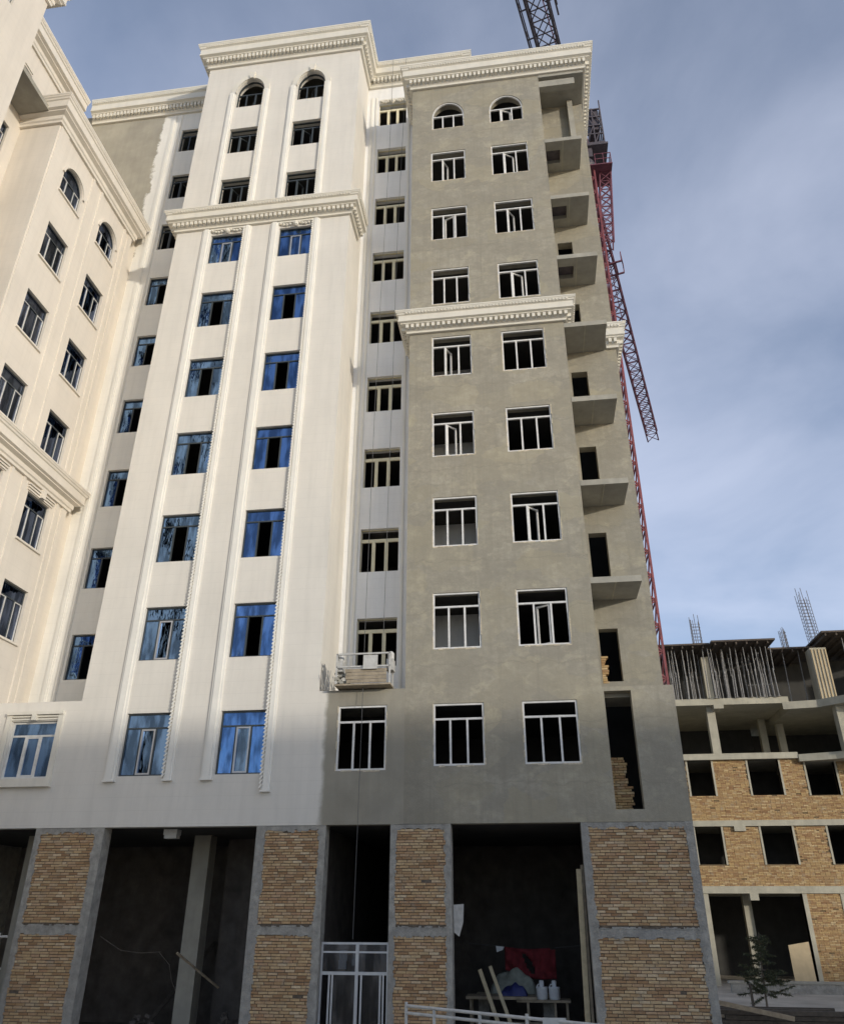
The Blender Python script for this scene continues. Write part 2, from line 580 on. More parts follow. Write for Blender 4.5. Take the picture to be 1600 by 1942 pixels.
# ------------------------------------------------------------------ walls with openings
def frame_fn(face, pos):
    if face == 'S':
        return lambda u, d, z: (u, pos + d, z)
    if face == 'E':
        return lambda u, d, z: (pos - d, u, z)
    if face == 'W':
        return lambda u, d, z: (pos + d, u, z)
    return lambda u, d, z: (u, pos - d, z)


def wall_mesh(mb, face, pos, u0, u1, z0, z1, holes=(), thick=0.35):
    """holes: (u0,u1,z0,z1) or (u0,u1,z0,z1,spring) for an arched head"""
    F = frame_fn(face, pos)
    us = sorted({u0, u1, *[h[0] for h in holes], *[h[1] for h in holes]})
    zs = sorted({z0, z1, *[h[2] for h in holes], *[h[3] for h in holes]})
    us = [u for u in us if u0 <= u <= u1]; zs = [z for z in zs if z0 <= z <= z1]

    def inside(u, z):
        return any(h[0] < u < h[1] and h[2] < z < h[3] for h in holes)
    for a, b in zip(us, us[1:]):
        for c, d in zip(zs, zs[1:]):
            if inside((a + b) / 2, (c + d) / 2):
                continue
            for t in (0, thick):
                mb.poly([F(a, t, c), F(b, t, c), F(b, t, d), F(a, t, d)])
    for (a, b, c, d) in ((u0, u1, z0, z0), (u0, u1, z1, z1), (u0, u0, z0, z1), (u1, u1, z0, z1)):
        if c == d:
            mb.poly([F(a, 0, c), F(b, 0, c), F(b, thick, c), F(a, thick, c)])
        else:
            mb.poly([F(a, 0, c), F(a, 0, d), F(a, thick, d), F(a, thick, c)])
    for h in holes:
        a, b, c, d = h[:4]
        top = h[4] if len(h) > 4 else d
        if c > z0:
            mb.poly([F(a, 0, c), F(b, 0, c), F(b, thick, c), F(a, thick, c)])
        for u in (a, b):
            mb.poly([F(u, 0, c), F(u, 0, top), F(u, thick, top), F(u, thick, c)])
        if len(h) == 4:
            mb.poly([F(a, 0, d), F(b, 0, d), F(b, thick, d), F(a, thick, d)])
        else:
            r, cu, hh = (b - a) / 2, (a + b) / 2, d - top
            n = 14
            pts = [(cu - r * math.cos(math.pi * i / n), top + hh * math.sin(math.pi * i / n)) for i in range(n + 1)]
            for (p, q) in zip(pts, pts[1:]):
                mb.poly([F(p[0], 0, p[1]), F(q[0], 0, q[1]), F(q[0], thick, q[1]), F(p[0], thick, p[1])])
                cx = a if (p[0] + q[0]) / 2 < cu else b
                for t in (0, thick):
                    mb.poly([F(cx, t, d), F(p[0], t, p[1]), F(q[0], t, q[1])])
    return mb


def wall(name, parent, mat, face, pos, u0, u1, z0, z1, holes=(), thick=0.35):
    return wall_mesh(MB(), face, pos, u0, u1, z0, z1, holes, thick).build(name, mat, parent)


# ------------------------------------------------------------------ windows
_cache = {}


def arch_pts(w, spring, top, n=14):
    return [(-w / 2 * math.cos(math.pi * i / n), spring + (top - spring) * math.sin(math.pi * i / n)) for i in range(n + 1)]


def frame_mesh(key, w, h, fr, mu, tz, mats, spring=None, d=0.07, centre=1 / 3):
    """outer frame, transom at tz, two mullions below it"""
    if key in _cache:
        return _cache[key]
    mb = MB()
    e = 0.004
    side_top = spring if spring else h
    mb.box(-w / 2 + e, -w / 2 + fr, 0, d, e, side_top - e)
    mb.box(w / 2 - fr, w / 2 - e, 0, d, e, side_top - e)
    mb.box(-w / 2 + fr, w / 2 - fr, 0, d, e, fr)
    if spring:
        po = arch_pts(w - 2 * e, spring, h - e)
        pi = arch_pts(w - 2 * fr, spring, h - fr)
        for i in range(len(po) - 1):
            for y in (0, d):
                mb.poly([(po[i][0], y, po[i][1]), (po[i + 1][0], y, po[i + 1][1]), (pi[i + 1][0], y, pi[i + 1][1]), (pi[i][0], y, pi[i][1])])
            mb.poly([(pi[i][0], 0, pi[i][1]), (pi[i + 1][0], 0, pi[i + 1][1]), (pi[i + 1][0], d, pi[i + 1][1]), (pi[i][0], d, pi[i][1])])
    else:
        mb.box(-w / 2 + fr, w / 2 - fr, 0, d, h - fr, h - e)
    mb.box(-w / 2 + fr, w / 2 - fr, 0.003, d - 0.003, tz - mu / 2, tz + mu / 2)
    cw = w * centre / 2
    for u in (-cw, cw):
        mb.box(u - mu / 2, u + mu / 2, 0.006, d - 0.006, fr, tz - mu / 2)
    me = mb.mesh('window', mats)
    _cache[key] = me
    return me


def pane_mesh(key, u0, u1, z0, z1, mat):
    if key in _cache:
        return _cache[key]
    me = MB().box(u0, u1, -0.006, 0.006, z0, z1).mesh('pane', mat)
    _cache[key] = me
    return me


def arch_pane_mesh(key, w, spring, tz, top, mat):
    if key in _cache:
        return _cache[key]
    mb = MB()
    p = [(-w / 2, tz)] + arch_pts(w, spring, top) + [(w / 2, tz)]
    for y in (-0.006, 0.006):
        mb.poly([(a, y, b) for a, b in p])
    me = mb.mesh('pane', mat)
    _cache[key] = me
    return me


def sash_mesh(key, w, h, fr, mat):
    if key in _cache:
        return _cache[key]
    mb = MB()
    mb.box(0, fr, 0, 0.05, 0, h).box(w - fr, w, 0, 0.05, 0, h).box(fr, w - fr, 0, 0.05, 0, fr).box(fr, w - fr, 0, 0.05, h - fr, h)
    me = mb.mesh('sash', mat)
    _cache[key] = me
    return me


def window(parent, face, pos, u0, u1, z0, z1, kind, inset=0.10, centre='open', spring=None):
    w, h = u1 - u0, z1 - z0
    cu = (u0 + u1) / 2
    F = frame_fn(face, pos)
    rot = {'S': 0, 'E': math.pi / 2, 'W': -math.pi / 2}[face]
    key = (kind, round(w, 3), round(h, 3), round(spring - z0, 3) if spring else None)
    spec = {'white': (0.055, 0.055, 'pvc'), 'dark': (0.05, 0.055, 'dark_frame'), 'blue': (0.045, 0.045, 'dark_frame'),
            'stair': (0.022, 0.12, 'cream_frame'), 'wing': (0.05, 0.045, 'pvc'), 'bluewhite': (0.06, 0.055, 'pvc'), 'dark_wing': (0.05, 0.045, 'pvc')}[kind]
    fr, mu, fm = spec
    sp = (spring - z0) if spring else None
    tz = sp if sp else h * 0.745
    if kind == 'blue':
        tz = h * 0.76
    frm = frame_mesh(('f',) + key, w, h, fr, mu, tz, M['dark_frame'] if kind == 'wing' else M[fm], sp)
    o = put('window', frm, F(cu, inset, z0), parent, rot)
    cw = w / 6
    low0, low1 = fr, tz - mu / 2
    if kind in ('blue', 'wing', 'bluewhite', 'dark_wing'):
        gm = M['wing_glass'] if kind in ('wing', 'dark_wing') else M['blue_glass']
        spans = [(-w / 2 + fr, -cw - mu / 2), (cw + mu / 2, w / 2 - fr)]
        if centre != 'open':
            spans.append((-cw + mu / 2, cw - mu / 2))
        for i, (a, b) in enumerate(spans):
            local('pane', pane_mesh(('p', i) + key, a, b, low0, low1, gm), o, (0, 0.035, 0), (-0.10 if i == 2 and kind != 'wing' else 0.0))
        if sp:
            local('pane', arch_pane_mesh(('pa',) + key, w - 2 * fr, sp, tz + mu / 2, h - fr, gm), o, (0, 0.035, 0))
        else:
            local('pane', pane_mesh(('pt',) + key, -w / 2 + fr, w / 2 - fr, tz + mu / 2, h - fr, gm), o, (0, 0.035, 0))
    if kind in ('wing', 'dark_wing'):
        # pale opening lights inside the dark frame
        for a in (-w / 2 + fr, cw + mu / 2):
            wd = w / 3 - fr - mu / 2
            local('sash', sash_mesh(('sw',) + key, wd, low1 - low0, 0.024, M['pvc']), o, (a, -0.006, low0))
    elif centre == 'open' and kind in ('white', 'dark'):
        ang = random.choice((0.55, 0.8, 1.0, 1.15, 0.35)) * random.choice((1, 1, -1))
        wd = 2 * cw - mu
        sm = sash_mesh(('s',) + key, wd, low1 - low0 - 0.01, 0.05, M[fm])
        if ang > 0:
            local('sash', sm, o, (-cw + mu / 2, 0.02, low0 + 0.005), ang)
        else:
            local('sash', sm, o, (cw - mu / 2, 0.07, low0 + 0.005), math.pi + ang)
    elif centre == 'sash' and kind in ('blue', 'bluewhite'):
        wd = 2 * cw - mu
        local('sash', sash_mesh(('sb',) + key, wd, low1 - low0 - 0.01, 0.045, M['pvc'] if kind == 'bluewhite' else M['alu']), o, (-cw + mu / 2, 0.0, low0 + 0.005))
    return o


# ------------------------------------------------------------------ cornices
def sweep(mb, path, prof, closed_ends=True):
    """profile (offset outward = right of travel, z) swept along a mitred path"""
    n = len(path)
    dirs = [Vector((path[i + 1][0] - path[i][0], path[i + 1][1] - path[i][1])).normalized() for i in range(n - 1)]
    right = [Vector((d.y, -d.x)) for d in dirs]
    mit = []
    for i in range(n):
        if i == 0:
            mit.append(right[0])
        elif i == n - 1:
            mit.append(right[-1])
        else:
            s = right[i - 1] + right[i]
            mit.append(s / (1 + right[i - 1].dot(right[i])))
    rows = []
    for i in range(n):
        k = len(mb.v)
        for o_, z in prof:
            mb.v.append((path[i][0] + mit[i].x * o_, path[i][1] + mit[i].y * o_, z))
        rows.append(k)
    m = len(prof)
    for i in range(n - 1):
        for j in range(m):
            j2 = (j + 1) % m
            mb.f.append((rows[i] + j, rows[i] + j2, rows[i + 1] + j2, rows[i + 1] + j))
    if closed_ends:
        mb.f.append(tuple(rows[0] + j for j in range(m)))
        mb.f.append(tuple(rows[-1] + j for j in range(m))[::-1])
    return dirs, right, mit


def cornice(parent, path, zb, zt, o=0.52, mat='cornice', dent=0.19):
    h = zt - zb
    prof = [(0.0, zb), (0.10, zb), (0.10, zb + 0.10 * h), (0.15, zb + 0.14 * h), (0.15, zb + 0.30 * h),
            (0.33 * o + 0.14, zb + 0.36 * h), (0.33 * o + 0.14, zb + 0.40 * h), (0.80 * o, zb + 0.44 * h), (0.80 * o, zb + 0.50 * h),
            (0.77 * o, zb + 0.505 * h), (0.77 * o, zb + 0.76 * h), (0.86 * o, zb + 0.79 * h), (0.88 * o, zb + 0.85 * h),
            (0.95 * o, zb + 0.88 * h), (0.97 * o, zb + 0.93 * h), (o, zb + 0.94 * h), (o, zt), (0.0, zt)]
    mb = MB()
    dirs, right, mit = sweep(mb, path, prof)
    c = mb.build('cornice', M[mat], parent)
    if not dent:
        return c
    # dentils under the fascia and a ribbed bead along the crown, all one carved course
    db = MB()
    for i, d in enumerate(dirs):
        p0 = Vector(path[i]); p1 = Vector(path[i + 1])
        L = (p1 - p0).length
        r = right[i]
        a0 = -0.15 if i > 0 and mit[i].dot(d) < 0 else (0.25 if i > 0 else 0.05)
        a1 = L + 0.15 if i < len(dirs) - 1 and mit[i + 1].dot(d) > 0 else L - (0.25 if i < len(dirs) - 1 else 0.05)
        t = a0 + dent / 2
        while t < a1:
            q = p0 + d * t
            for (w_, o0, o1, za, zb_) in ((dent * 0.55, 0.15, 0.33 * o + 0.12, zb + 0.16 * h, zb + 0.345 * h),):
                a = q + r * o0; b = q + r * o1
                hw = d * (w_ / 2)
                pts = [a - hw, a + hw, b + hw, b - hw]
                k = len(db.v)
                db.v += [(p.x, p.y, za) for p in pts] + [(p.x, p.y, zb_) for p in pts]
                db.f += [tuple(k + j for j in f) for f in ((0, 3, 2, 1), (4, 5, 6, 7), (0, 1, 5, 4), (1, 2, 6, 5), (2, 3, 7, 6), (3, 0, 4, 7))]
            t += dent
        t = a0 + 0.05
        while t < a1:
            q = p0 + d * t + r * (0.865 * o)
            hw = d * (dent * 0.2)
            pts = [q - hw, q + hw, q + hw * 1.7 + r * 0.035, q - hw * 0.3 + r * 0.035]
            k = len(db.v)
            db.v += [(p.x, p.y, zb + 0.80 * h) for p in pts] + [(p.x + d.x * 0.04, p.y + d.y * 0.04, zb + 0.925 * h) for p in pts]
            db.f += [tuple(k + j for j in f) for f in ((0, 3, 2, 1), (4, 5, 6, 7), (0, 1, 5, 4), (1, 2, 6, 5), (2, 3, 7, 6), (3, 0, 4, 7))]
            t += dent * 0.62
    dd = db.build('dentil_course', M[mat], c)
    dd['kind'] = 'stuff'
    return c


# =================================================================== THE APARTMENT TOWER
XL, XA, XB, XC, XD = -13.5, -6.1, -3.55, 2.0, 3.93
bld = thing('apartment_building', 'tall apartment block, half painted white and half bare grey cement, on brick piers', 'building', (-5, 28, G))
ZP = 5.70         # podium top
ZT = 37.0         # top of high walls
ZG = 33.3         # top of the grey bay

TC1, TC2 = (-11.95, -10.53), (-9.02, -7.61)
def TZ(k):
    return (sill(k) + (-0.06 if k == 0 else 0.05), sill(k) + {0: 1.74, 6: 1.62, 7: 1.66, 8: 1.68}.get(k, 1.79))


holes = []
for k in range(9):
    for c in (TC1, TC2):
        holes.append((*c, *TZ(k)))
SP9, TP9 = 34.20, 35.14
for c in (TC1, TC2):
    holes.append((c[0] + 0.05, c[1] - 0.05, 33.20, TP9, SP9))
wall('wall', bld, M['white'], 'S', Y0, XL, XA, 2.1, ZT, holes)
wall('wall', bld, M['white'], 'E', XA, Y0 + 0.35, YR, ZP, ZT)
wall('wall', bld, M['white'], 'W', XL, Y0 + 0.35, YR, ZP, ZT)
# recessed wall on the left with its bare patch
RW = (-15.62, -14.27)
rholes = [(*RW, sill(k) + 0.12, sill(k) + 1.72) for k in range(1, 10)]
wall('wall', bld, M['white_patch'], 'S', YR, -21.3, XL + 0.35, ZP, ZT, rholes)
# stair wall
SW = (-5.53, -4.18)
sholes = [(*SW, sill(k) + 0.20, sill(k) + 1.84) for k in range(1, 10)]
wall('wall', bld, M['stair_white_lifted'], 'S', YR, XA - 0.35, -1.5, ZP, ZT, sholes)
wall('wall', bld, M['white'], 'E', -1.5, YR + 0.35, 34, ZG - 2, ZT)
# podium pieces
PWL = (-15.62, -14.13)
wall('wall', bld, M['white'], 'S', Y0, -19.0, XL, 2.1, ZP, [(*PWL, 3.46, 5.12)])
PWM = (-5.50, -4.07)
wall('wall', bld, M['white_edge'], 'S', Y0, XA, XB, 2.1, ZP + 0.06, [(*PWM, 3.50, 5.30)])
PO = (2.05, 2.78, 2.40, 5.50)
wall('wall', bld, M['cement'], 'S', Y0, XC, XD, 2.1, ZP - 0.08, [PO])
# grey bay
GC1, GC2 = (-2.74, -1.30), (-0.23, 1.29)


def GZ(k):
    return (sill(k) + 0.05, sill(k) + (1.76 if k == 0 else 1.81))


gholes = []
for k in range(8):
    gholes += [(*GC1, *GZ(k)), (*GC2, *GZ(k))]
SPG = 30.80
gholes += [(GC1[0] + 0.05, GC1[1], 29.98, SPG + 0.88, SPG), (GC2[0] + 0.02, GC2[1] - 0.07, 29.98, SPG + 0.88, SPG + 0.02)]
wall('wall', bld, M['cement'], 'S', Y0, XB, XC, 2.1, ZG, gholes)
wall('wall', bld, M['grey_edge'], 'W', XB, Y0 + 0.35, YR, ZP, ZG)
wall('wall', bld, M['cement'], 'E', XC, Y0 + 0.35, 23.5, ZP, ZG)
# loggia back wall with doors
SLABS = [8.93, 12.25, 15.48, 18.70, 21.98, 25.20, 28.50]
YL = 23.5
lholes = [(2.22, 2.80, ZP + 0.45, 7.80)] + [(2.22, 2.80, z + 0.001, z + 2.15) for z in SLABS[:5]] + [(2.2, 2.78, SLABS[5] + 0.001, SLABS[5] + 1.3)]
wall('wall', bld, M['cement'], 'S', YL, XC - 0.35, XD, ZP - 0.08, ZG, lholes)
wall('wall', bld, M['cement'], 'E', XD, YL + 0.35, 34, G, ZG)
wall('wall', bld, M['pier_concrete'], 'E', XD, Y0 + 0.35, YL, G, ZP - 0.08)
# podium roof strips
for q in ((-19, XL, Y0 + 0.35, YR + 0.3, ZP - 0.22, ZP - 0.02), (XA, XB, Y0 + 0.35, YR + 0.3, ZP - 0.2, ZP + 0.02), (XC, XD - 0.35, Y0 + 0.35, YL, ZP - 0.3, ZP - 0.1)):
    MB().box(*q).build('podium_roof', M['concrete'], bld)
# loggia slabs
for i, z in enumerate(SLABS):
    x1 = 3.49
    hz = [(2.06, 2.64, 22.42, 23.05)] if i >= 4 else []
    mb = MB()
    y0 = Y0 + random.uniform(-0.02, 0.02)
    xs = [XC] + ([2.06, 2.64] if hz else []) + [x1]
    ys = [y0] + ([22.42, 23.05] if hz else []) + [YL]
    for a in range(len(xs) - 1):
        for b in range(len(ys) - 1):
            if hz and a == 1 and b == 1:
                continue
            for zz in (z - 0.19, z):
                mb.poly([(xs[a], ys[b], zz), (xs[a + 1], ys[b], zz), (xs[a + 1], ys[b + 1], zz), (xs[a], ys[b + 1], zz)])
    rects = [(XC, x1, y0, YL)] + hz
    for (a, b, c, d) in rects:
        for p, q in (((a, c), (b, c)), ((b, c), (b, d)), ((b, d), (a, d)), ((a, d), (a, c))):
            mb.poly([(*p, z - 0.19), (*q, z - 0.19), (*q, z), (*p, z)])
    bm_o = mb.build('balcony_slab', M['concrete'], bld)
    if hz:
        MB().box(2.0, 2.72, 22.36, 23.12, z + 0.002, z + 0.04).build('hatch_cover', M['steel'], bm_o)
    # the seam down the middle of the soffit
    MB().box(2.72, 2.76, y0 + 0.03, YL - 0.02, z - 0.202, z - 0.19).build('formwork_seam', M['far_concrete'], bm_o)
# top of the loggia: ceiling, beam and post
MB().box(XC, XD, Y0 - 0.02, YL, 32.55, 32.75).build('loggia_ceiling', M['concrete'], bld)
MB().box(XC, 3.52, 22.0, 22.28, 31.92, 32.30).build('loggia_beam', M['concrete'], bld)
MB().box(3.26, 3.485, 23.2, 23.498, 28.502, 32.54).build('loggia_post', M['concrete'], bld)
# exposed brickwork of the unfinished opening
mb = MB()
zz = 2.42
row = 0
while zz < 3.75:
    x = 1.93 + (0.11 if row % 2 else 0)
    x_end = 2.52 - 0.10 * random.random() + (0.10 if zz < 3.0 else 0)
    while x < x_end:
        mb.box(x, min(x + 0.225, x_end), 22.46 + random.uniform(0, 0.02), 22.62, zz, zz + 0.058)
        x += 0.237
    zz += 0.0685
    row += 1
o = mb.build('rough_brickwork', M['far_brick'], bld)
o['kind'] = 'stuff'
mb = MB()
zz = ZP + 0.4
while zz < 6.9:
    mb.box(2.205, 2.30 + random.uniform(0, 0.12), YL - 0.01, YL + 0.2, zz, zz + 0.06)
    zz += 0.07
o = mb.build('rough_brickwork', M['far_brick'], bld)
o['kind'] = 'stuff'

# closing walls, floors, roofs (rooms stay dark behind the windows)
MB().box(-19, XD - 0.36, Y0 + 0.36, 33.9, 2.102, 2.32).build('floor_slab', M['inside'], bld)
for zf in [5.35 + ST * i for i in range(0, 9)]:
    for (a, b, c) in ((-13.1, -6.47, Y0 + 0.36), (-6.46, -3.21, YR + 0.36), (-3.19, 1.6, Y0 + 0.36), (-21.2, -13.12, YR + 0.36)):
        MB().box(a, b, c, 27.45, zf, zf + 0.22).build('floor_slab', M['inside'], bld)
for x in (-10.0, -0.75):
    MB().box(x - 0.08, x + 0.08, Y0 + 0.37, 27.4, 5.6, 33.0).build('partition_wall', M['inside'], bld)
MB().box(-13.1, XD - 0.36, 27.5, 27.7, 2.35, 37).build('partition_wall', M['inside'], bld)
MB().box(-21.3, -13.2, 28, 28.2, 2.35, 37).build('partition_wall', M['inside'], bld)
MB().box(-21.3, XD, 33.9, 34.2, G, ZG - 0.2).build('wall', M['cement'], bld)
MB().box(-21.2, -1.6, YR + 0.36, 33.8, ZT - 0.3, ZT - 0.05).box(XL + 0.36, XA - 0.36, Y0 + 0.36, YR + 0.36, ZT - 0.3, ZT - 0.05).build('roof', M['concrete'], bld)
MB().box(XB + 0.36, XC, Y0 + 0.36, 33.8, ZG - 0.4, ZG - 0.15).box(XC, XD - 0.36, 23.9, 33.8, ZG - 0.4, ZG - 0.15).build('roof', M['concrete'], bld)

# windows
for k in range(10):
    for ci, c in enumerate((TC1, TC2)):
        if k == 9:
            window(bld, 'S', Y0, c[0] + 0.05, c[1] - 0.05, 33.20, TP9, 'dark', 0.12, 'open', SP9)
        elif k >= 7:
            window(bld, 'S', Y0, *c, *TZ(k), 'dark', 0.12, 'open')
        else:
            ctr = 'sash' if k in (0, 6) or (k == 1 and ci == 0) else 'open'
            window(bld, 'S', Y0, *c, *TZ(k), 'blue', 0.09, ctr)
for k in range(1, 10):
    window(bld, 'S', YR, *RW, sill(k) + 0.12, sill(k) + 1.72, 'blue' if k < 7 else 'dark', 0.1, 'open')
    window(bld, 'S', YR, *SW, sill(k) + 0.20, sill(k) + 1.84, 'stair', 0.12, 'none')
window(bld, 'S', Y0, *PWL, 3.46, 5.12, 'bluewhite', 0.08, 'sash')
window(bld, 'S', Y0, *PWM, 3.50, 5.30, 'white', 0.03, 'none')
OPEN1 = {1: 'none', 2: 'none', 3: 'open', 4: 'open', 5: 'none', 6: 'open', 7: 'open', 0: 'none'}
OPEN2 = {0: 'none', 1: 'open', 2: 'open', 3: 'none', 4: 'none', 5: 'open', 6: 'open', 7: 'open'}
for k in range(8):
    window(bld, 'S', Y0, *GC1, *GZ(k), 'white', 0.03, OPEN1[k])
    window(bld, 'S', Y0, *GC2, *GZ(k), 'white', 0.03, OPEN2[k])
window(bld, 'S', Y0, GC1[0] + 0.05, GC1[1], 29.98, SPG + 0.88, 'white', 0.03, 'none', SPG)
window(bld, 'S', Y0, GC2[0] + 0.02, GC2[1] - 0.07, 29.98, SPG + 0.88, 'white', 0.03, 'open', SPG + 0.02)

# foam-sealed ragged rims round the new windows of the grey bay
_fk = 0
for (a, b, z0, z1, *rest) in gholes + [(*PWM, 3.50, 5.30)]:
    mb = MB()
    top = rest[0] if rest else z1
    def strip(p, q, n):
        for i in range(n):
            if random.random() < 0.35:
                continue
            t0, t1 = i / n, (i + 1) / n
            A = (p[0] + (q[0] - p[0]) * t0, p[1] + (q[1] - p[1]) * t0)
            B = (p[0] + (q[0] - p[0]) * t1, p[1] + (q[1] - p[1]) * t1)
            w_ = random.uniform(0.012, 0.04)
            y = Y0 - random.uniform(0.002, 0.012)
            if abs(q[0] - p[0]) > abs(q[1] - p[1]):
                mb.box(min(A[0], B[0]), max(A[0], B[0]), y, Y0 + 0.03, A[1] - w_, A[1] + 0.012)
            else:
                mb.box(A[0] - w_ / 2, A[0] + w_ / 2, y, Y0 + 0.03, min(A[1], B[1]), max(A[1], B[1]))
    strip((a, z0), (b, z0), 9)
    strip((a, z0), (a, top), 9)
    strip((b, z0), (b, top), 9)
    o = mb.build('foam_seal', M['foam'], bld)
    o['kind'] = 'stuff'

# pilaster strips with a rope edge beside each window column
def strip_part(x0, x1, z0, z1, rope_side=None, y=Y0, proud=0.105):
    mb = MB()
    mb.box(x0, x1, y - proud * 0.6, y + 0.002, z0, z1)
    w_ = x1 - x0
    mb.box(x0 + 0.22 * w_, x1 - 0.22 * w_, y - proud, y - proud * 0.6 + 0.001, z0 + 0.003, z1 - 0.003)
    mb.box(x0 - 0.015, x1 + 0.015, y - proud - 0.02, y + 0.001, z0 - 0.05, z0 - 0.001)
    p = mb.build('pilaster', M['trim'], bld)
    if rope_side is not None:
        rb = MB()
        xr = x0 - 0.005 if rope_side < 0 else x1 + 0.005
        z = z0 + 0.05
        while z < z1 - 0.1:
            rb.beam((xr - 0.035, y - proud * 0.85, z), (xr + 0.035, y - proud * 0.85, z + 0.10), 0.05, 0.075, (0, 1, 0))
            z += 0.115
        r = rb.build('rope_moulding', M['trim'], p)
        r['kind'] = 'stuff'
    return p


for c, zb_l, zb_r in ((TC1, 3.36, 3.36), (TC2, 3.36, 3.02)):
    strip_part(c[0] - 0.36, c[0] - 0.03, zb_l, 25.3)
    strip_part(c[1] + 0.03, c[1] + 0.28, zb_r, 25.3, -1)
    strip_part(c[0] - 0.30, c[0] - 0.02, 26.3, SP9)
    strip_part(c[1] + 0.0, c[1] + 0.22, 26.3, SP9, -1)
    # arch moulding above the top window
    mb = MB()
    cu, r0 = (c[0] + c[1]) / 2, (c[1] - c[0] - 0.10) / 2
    hv = TP9 - SP9
    n = 18
    for i in range(n):
        t0, t1 = math.pi * i / n, math.pi * (i + 1) / n
        ri, ro = r0 + 0.02, r0 + 0.27
        ei, eo = hv + 0.02, hv + 0.27
        A = [(cu - ri * math.cos(t0), SP9 + ei * math.sin(t0)), (cu - ri * math.cos(t1), SP9 + ei * math.sin(t1)),
             (cu - ro * math.cos(t1), SP9 + eo * math.sin(t1)), (cu - ro * math.cos(t0), SP9 + eo * math.sin(t0))]
        k = len(mb.v)
        mb.v += [(p[0], Y0 - 0.075, p[1]) for p in A] + [(p[0], Y0 + 0.001, p[1]) for p in A]
        mb.f += [tuple(k + j for j in f) for f in ((0, 1, 2, 3), (0, 4, 5, 1), (2, 6, 7, 3))]
    a = mb.build('arch_moulding', M['cornice'], bld)
    kb = MB()
    kb.poly([(cu - 0.09, Y0 - 0.14, TP9 - 0.04), (cu + 0.09, Y0 - 0.14, TP9 - 0.04), (cu + 0.15, Y0 - 0.16, TP9 + 0.36), (cu - 0.15, Y0 - 0.16, TP9 + 0.36)])
    k = len(kb.v)
    kb.v += [(v[0], Y0, v[2]) for v in kb.v[:4]]
    kb.f += [(0, 1, 5, 4), (1, 2, 6, 5), (2, 3, 7, 6), (3, 0, 4, 7)]
    kb.build('keystone', M['cornice'], a)


def garland(cx, z, w, y):
    """carved scroll ornament over a window head"""
    mb = MB()
    mb.box(cx - w / 2, cx + w / 2, y - 0.06, y, z + 0.16, z + 0.24)
    for s in (-1, 1):
        for i in range(5):
            t = i / 4
            x = cx + s * (0.12 + t * (w / 2 - 0.2))
            zz = z + 0.10 - 0.09 * math.sin(t * math.pi)
            mb.lathe((x, y - 0.05, zz - 0.05), [(0.02, 0), (0.065, 0.03), (0.065, 0.08), (0.02, 0.11)], 8)
    mb.lathe((cx, y - 0.07, z - 0.10), [(0.03, 0), (0.10, 0.06), (0.12, 0.16), (0.05, 0.26)], 8)
    return mb.build('garland', M['cornice'], bld)


for c in (TC1, TC2):
    garland((c[0] + c[1]) / 2, sill(6) + 1.70, 1.5, Y0)
garland(-4.85, sill(9) + 1.80, 1.3, YR)
# plain strips framing the stair windows and the recessed windows
for (x0, x1) in ((-5.93, -5.78), (-5.70, -5.60), (-4.10, -4.0)):
    strip_part(x0, x1, ZP + 0.1, 35.6, None, YR, 0.05)
for (x0, x1) in ((-16.28, -16.05), (-15.86, -15.72)):
    strip_part(x0, x1, ZP + 0.1, 36.2, None, YR, 0.06)
# surround of the low left window
mb = MB()
a, b = PWL
for (x0, x1, z0, z1, p) in ((a - 0.17, a - 0.02, 3.33, 5.30, 0.08), (b + 0.02, b + 0.17, 3.33, 5.30, 0.08), (a - 0.17, b + 0.17, 5.301, 5.40, 0.13), (a - 0.02, b + 0.02, 5.15, 5.20, 0.05), (a - 0.02, b + 0.02, 5.23, 5.28, 0.07)):
    mb.box(x0, x1, Y0 - p, Y0 + 0.001, z0, z1)
mb.box((a + b) / 2 - 0.07, (a + b) / 2 + 0.07, Y0 - 0.15, Y0 + 0.001, 5.13, 5.299)
sr = mb.build('window_surround', M['cornice'], bld)
MB().box(a - 0.2, b + 0.2, Y0 - 0.16, Y0 + 0.05, 3.33 - 0.12, 3.44).build('window_sill', M['cornice'], sr)

# cornices
cornice(bld, [(-20.7, YR), (XL, YR), (XL, Y0), (XA, Y0), (XA, YR), (-1.5, YR), (-1.5, 27)], 36.3, 37.62, 0.56)
cornice(bld, [(XL, YR), (XL, Y0), (XA, Y0), (XA, 23.35)], 25.35, 26.25, 0.5)
cornice(bld, [(XB, YR - 0.05), (XB, Y0), (XD, Y0), (XD, 27)], 32.72, 33.9, 0.52)
cornice(bld, [(XB, 23.6), (XB, Y0), (XC, Y0), (XC, 23.3)], 18.78, 19.60, 0.48)
cornice(bld, [(3.58, YL), (XD, YL), (XD, 26)], 18.55, 19.50, 0.42)
# two stub posts left on the roof edge
for (x, y, h) in ((-4.3, 24.0, 0.7), (-3.75, 23.9, 0.45)):
    MB().box(x - 0.04, x + 0.04, y - 0.04, y + 0.04, 37.6, 37.6 + h).build('roof_post', M['steel'], bld)

